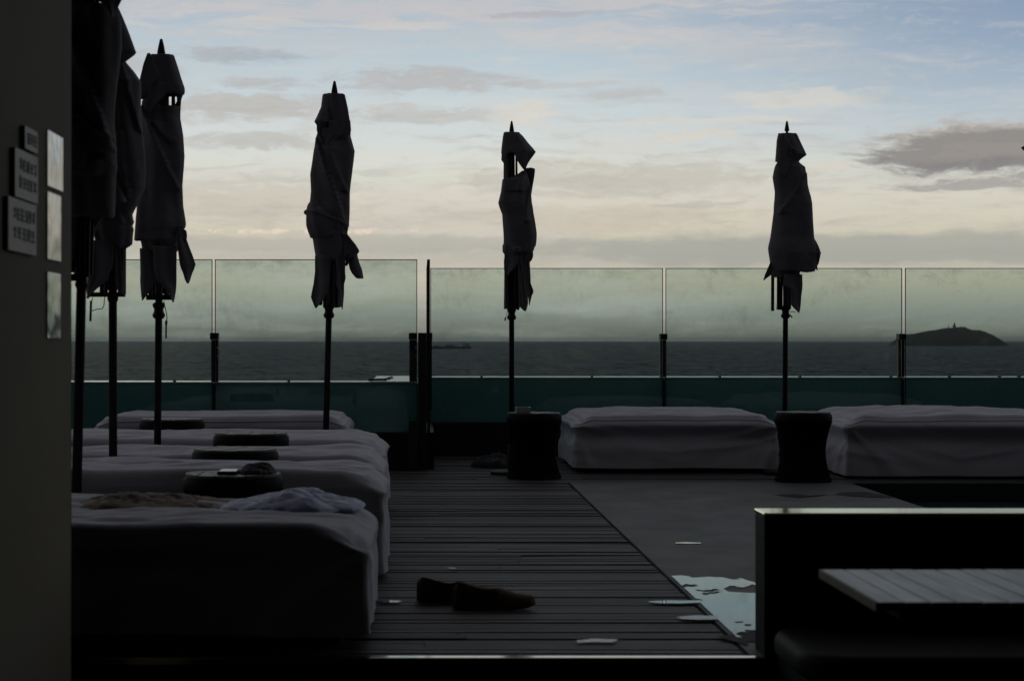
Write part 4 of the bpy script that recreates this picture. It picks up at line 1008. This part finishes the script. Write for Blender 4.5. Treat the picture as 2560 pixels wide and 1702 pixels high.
U.finish(H+71*13.66/F, (U.P(290,61).x, U.P(290,61).z, .0175, .072), .035, ribs=6, cross=(222,285,1309,1336), cord=[([(300,1352),(318,1348),(340,1354)], .0025), ([(302,1370),(316,1390)], .005)])
# -- second, behind the nearest
U = Umb('closed charcoal parasol half hidden behind the nearest, its upper flap jutting to the right', 8.50, (0,0), .5485, 283, (512,-40), 2.0)
U.loft('top_flap', [(36,470,540),(60,462,551),(100,455,568),(160,446,592),(215,440,612),(240,438,621),(250,438,612),(282,440,570)], .7, cap_top=True, kf=4, pl=.12, folds=[((555,100),(540,280),.016,1)])
U.loft('canopy', [(270,448,566),(290,445,578),(330,443,612),(375,440,643),(440,436,642),(520,432,640),(610,428,650),(700,425,660),(790,424,664),(860,425,660),(920,430,634),(960,435,612),(992,438,598)], .8, folds=[((560,300),(650,620),.016,1),((530,380),(600,900),.014,-1)], kf=5, pl=.12)
U.loft('tie_sash', [(960,425,600),(1000,422,608),(1012,420,612),(1030,424,604),(1045,424,610),(1075,428,606),(1112,436,603),(1118,470,596),(1132,470,576)], .75, kf=8, pl=.08, wr=.008)
U.flap('tie_sash', [(800,520,575),(850,530,590),(890,560,596),(930,570,600)], -.10, curl=.02)
U.flap('canopy', [(1100,396,530),(1200,398,528),(1280,402,500),(1320,404,450),(1345,408,425),(1362,410,416)], -.08, curl=.02)
U.flap('canopy', [(1100,540,578),(1220,543,577),(1300,545,577),(1340,545,577)], -.02, curl=.005, th=.02)
U.loft('canopy', [(1100,410,560),(1220,425,552),(1300,448,538),(1322,455,530)], .7, dy=.02, kf=7)
U.finish(H+120*8.5/F, hs=.75, finial= (U.P(512,-55).x, U.P(512,-55).z, .0215, .078), ribr=.05, ribz=H+116*8.5/F, cross=(405,570,1332,1353), cord=[([(432,1356),(424,1385)], .002), ([(424,1372),(421,1464)], .0055), ([(426,1418),(450,1410),(474,1408),(482,1395),(486,1352)], .002)])
# -- nearest, by the wall
U = Umb('closed charcoal parasol nearest the camera, cut off by wall and top of the photo', 7.20, (0,0), .5485, 186, (408,-320), 1.0)
U.loft('top_flap', [(-240,355,462),(-235,345,470),(-150,318,518),(-70,295,560),(-30,286,580),(-12,286,582)], .75, cap_top=True, kf=4, pl=.12)
U.flap('top_flap', [(-20,466,583),(0,466,580),(30,478,566),(62,505,551),(85,520,545),(100,528,540)], -.10, curl=.016)
U.flap('top_flap', [(-20,290,442),(10,294,440),(40,305,420),(70,320,380)], -.10, curl=.012)
U.loft('canopy', [(26,330,520),(60,305,545),(110,288,552),(200,276,554),(300,268,545),(400,262,532),(480,257,524),(560,254,520),(620,251,526),(680,250,531),(760,250,533),(820,250,528),(900,252,526),(985,254,523),(996,262,515)], .8, folds=[((340,150),(530,680),.020,-1),((340,530),(515,640),.014,1),((300,300),(420,760),.012,-1)], kf=5, pl=.10)
U.loft('tie_sash', [(735,250,530),(760,247,535),(790,247,532),(815,250,520)], .84, dy=-.005, kf=8, pl=.04, wr=.007)
U.flap('canopy', [(975,256,362),(1030,254,355),(1100,252,350),(1180,250,342),(1225,250,328),(1240,252,322)], -.03, curl=.016)
U.loft('canopy', [(985,362,470),(1060,366,420),(1110,370,398)], .7, dy=.03, kf=5)
U.finish(H+158*7.2/F, hs=.75, finial= (U.P(408,-322).x, U.P(408,-322).z, .0215, .078), ribr=.035, ribs=6, ribz=H+165*7.2/F, cross=(300,398,1249,1280), cord=[([(213,1945),(216,1965),(222,1975),(219,1990)], .006), ([(221,1990),(220,2030)], .004)])
# -- one more beyond the right edge of the photo, only the tip of its upper flap shows
U = Umb('closed parasol at the right edge showing only the dark tip of its upper flap', 13.66, (2325,280), .37, 2630, (826,70), 9.0)
U.loft('top_flap', [(140,776,876),(146,770,882),(190,710,890),(225,640,896),(238,617,900),(250,625,902),(275,655,905)], .6, cap_top=True, kf=4)
U.loft('canopy', [(260,700,905),(400,760,900),(600,745,915),(850,740,920),(1000,745,915),(1080,760,900)], .85, kf=5)
U.loft('canopy', [(1060,770,890),(1200,790,880),(1330,815,860)], .7, kf=6)
U.finish(H+70*13.66/F, (U.P(826,61).x, U.P(826,61).z, .0175, .072), .04, ribs=6)

# ------------------------------------------------------------------ low wall, bench and table at the right
wx = 1.036
lw = thing('low_wall', (2.0, 5.78, 0), 'black low wall capped with a pale metal strip, in front of the pool', 'wall')
mb = MB(); mb.box(wx, 5.5, 5.775, 5.935, -.02, .418, 0, .003); obj('wall_face', mb, M['lowwall'], lw)
mb = MB(); mb.box(wx-.002, 5.5, 5.772, 5.938, .4185, .432, 0, .003); obj('metal_cap', mb, M['trim'], lw)
bn = thing('bench', (1.8, 5.5, -.35), 'dark padded bench with rounded end against the low wall', 'bench')
mb = MB(); mb.box(1.07, 5.4, 5.22, 5.74, -.349, .015, 0, .01); obj('bench_base', mb, M['base'], bn)
def rbox(x0,x1,y0,y1,z0,z1,r):
    bm = bmesh.new(); bmesh.ops.create_cube(bm, size=1)
    for q in bm.verts: q.co = Vector((x0+(q.co.x+.5)*(x1-x0), y0+(q.co.y+.5)*(y1-y0), z0+(q.co.z+.5)*(z1-z0)))
    ve = [e for e in bm.edges if abs(e.verts[0].co.z-e.verts[1].co.z) > .01]
    bmesh.ops.bevel(bm, geom=ve, offset=.14, segments=8, affect='EDGES', profile=.5)
    he = [e for e in bm.edges if abs(e.verts[0].co.z-e.verts[1].co.z) < 1e-5 and len(e.link_faces) == 2 and any(abs(f.normal.z) > .9 for f in e.link_faces)]
    bmesh.ops.bevel(bm, geom=he, offset=r, segments=4, affect='EDGES', profile=.5)
    return bm
mb = MB(); mb.bm(rbox(1.04, 5.4, 5.17, 5.765, .017, .098, .03)); obj('seat_cushion', mb, M['pad'], bn, auto=50)
tb = thing('slatted_table', (1.7, 4.3, -.35), 'table with wet grey board top and dark underside, at the lower right corner', 'table')
z0 = .40
xa = gx(2055, F*(H-z0)/571); yb = F*(H-z0)/571; yf = F*(H-z0)/653
mb = MB(); x = xa; k = 0
while x < xa+1.5:
    w = .0510; dzz = random.uniform(-.0012, .0004)
    mb.box(x, x+w, yf, yb, z0-.018, z0+dzz, 0, .0018); x += w+.0045; k += 1
xe = x
obj('board_top', mb, M['bwood'], tb)
t_ = M['bwood'].node_tree; N_b = NB(t_); b_ = t_.nodes['Principled BSDF']; g_ = t_.nodes.new('ShaderNodeNewGeometry')
src = b_.inputs['Base Color'].links[0].from_socket
t_.links.new(N_b.mix(N_b.m('MULTIPLY', g_.outputs['Random Per Island'], .55), src, (.12,.11,.105,1)), b_.inputs['Base Color'])
mb = MB(); mb.box(xa-.008, xa-.0015, yf, yb, z0-.021, z0-.0005, 0, .001); obj('edge_board', mb, M['bedge'], tb)
mb = MB(); mb.box(xa+.60, xe-.30, yf+.10, yb-.10, -.349, z0-.0405, 0, .004); obj('pedestal', mb, M['base'], tb)
mb = MB(); mb.box(xa+.05, xe-.05, yf+.03, yb-.03, z0-.04, z0-.0185); obj('bearer', mb, M['base'], tb)

# ------------------------------------------------------------------ shoes
def shoe(loc, rz, label, seed):
    t = thing('shoe', (0,0,0), label, 'shoe', 'brown slip-on shoes on the deck')
    L = .292
    # outline half width and upper height along the length (heel 0 .. toe 1)
    st = [(0,.014,.064),(.03,.027,.080),(.10,.032,.083),(.2,.033,.074),(.32,.034,.064),(.42,.037,.058),(.5,.040,.062),(.555,.042,.072),(.64,.044,.065),(.76,.044,.054),(.88,.038,.045),(.95,.027,.038),(.985,.015,.031),(1,.004,.021)]
    def at(f):
        for (a,w1,h1),(b,w2,h2) in zip(st[:-1], st[1:]):
            if a <= f <= b:
                q=(f-a)/(b-a); return w1+(w2-w1)*q, h1+(h2-h1)*q
        return st[-1][1:]
    rows, rows2 = [], []
    for i in range(49):
        f = i/48; w, h_ = at(f); X = f*L; row = []; z0_ = .010
        lift = .012*max(0, (f-.75)/.25)**2
        opening = .05 < f < .54
        n = 20
        for j in range(n+1):
            q = j/n*2-1
            if opening:                                   # collar: sides stand up, top left open
                s_ = 1 if q > 0 else -1; k = abs(q)
                # k 1 bottom .. 0 rolled into the shoe
                zz = z0_+(h_-z0_)*min(1, (1-k)*1.7); yy = w*(1-.28*(1-k)**1.5)
                if k < .3: yy = w*(.80-.25*(.3-k)); zz = h_-.9*(h_-z0_)*((.3-k)/.3)**1.1
                row.append((X, s_*yy if k > 0.001 else 0, max(z0_, zz)+lift))
            else:
                a_ = q*math.pi/2
                row.append((X, w*math.sin(a_)*(1 if abs(q) < .999 else 1), z0_+(h_-z0_)*max(0, math.cos(a_))**.62+lift))
        rows.append(row)
    mb = MB(); o = mb.grid(rows)
    for i, f_ in enumerate(mb.f):
        xs = sum(mb.v[k].x for k in f_)/4/L; zs = sum(mb.v[k].z for k in f_)/4
        if xs > .54: mb.mi[i] = 1
        elif xs > .05 and zs < .5*at(xs)[1] and abs(sum(mb.v[k].y for k in f_)/4) < .75*at(xs)[0]: mb.mi[i] = 2
    mb.face([o+k for k in range(21)])
    obj('upper', mb, [M['shoe'], M['shoetip'], M['insole']], t, smooth=True)
    mb = MB(); up, dn_ = [], []
    for i in range(33):
        f = i/32; w, h_ = at(f); lift = .012*max(0, (f-.75)/.25)**2
        up.append((f*L*1.01-.001, w+.003, lift)); dn_.append((f*L*1.01-.001, -w-.003, lift))
    pts = dn_+up[::-1]; n = len(pts)
    mb.add([(p[0],p[1],.0005+p[2]) for p in pts]+[(p[0],p[1],.0105+p[2]) for p in pts], [list(range(n))[::-1],[n+i for i in range(n)]]+[(i,(i+1)%n,n+(i+1)%n,n+i) for i in range(n)])
    obj('sole', mb, M['sole'], t)
    t.location = loc; t.rotation_euler = (0,0,rz)
    return t
g1 = G(1132, 1519); s1 = shoe((g1.x, g1.y, .003), R(-4), 'front brown slip-on shoe, whole in view, toe pointing right', 1)
g2 = G(1042, 1503); s2 = dup(s1, (g2.x, g2.y, .003), R(3)); s2['label'] = 'rear brown slip-on shoe with only its heel showing behind the other'

# ------------------------------------------------------------------ haze over the sea
def haze():
    m = bpy.data.materials.new('sea_haze'); m.use_nodes = True; t = m.node_tree
    for n in list(t.nodes):
        if n.type == 'BSDF_PRINCIPLED': t.nodes.remove(n)
    out = [n for n in t.nodes if n.type == 'OUTPUT_MATERIAL'][0]
    v_ = t.nodes.new('ShaderNodeVolumePrincipled'); v_.inputs['Color'].default_value = (.80,.84,.88,1); v_.inputs['Density'].default_value = 1.6e-5
    t.links.new(v_.outputs[0], out.inputs['Volume'])
    mb = MB(); mb.box(-61000, 61000, -300, 73000, SEA-1, SEA+110)
    tag(obj('haze', mb, m), kind='stuff')
haze()
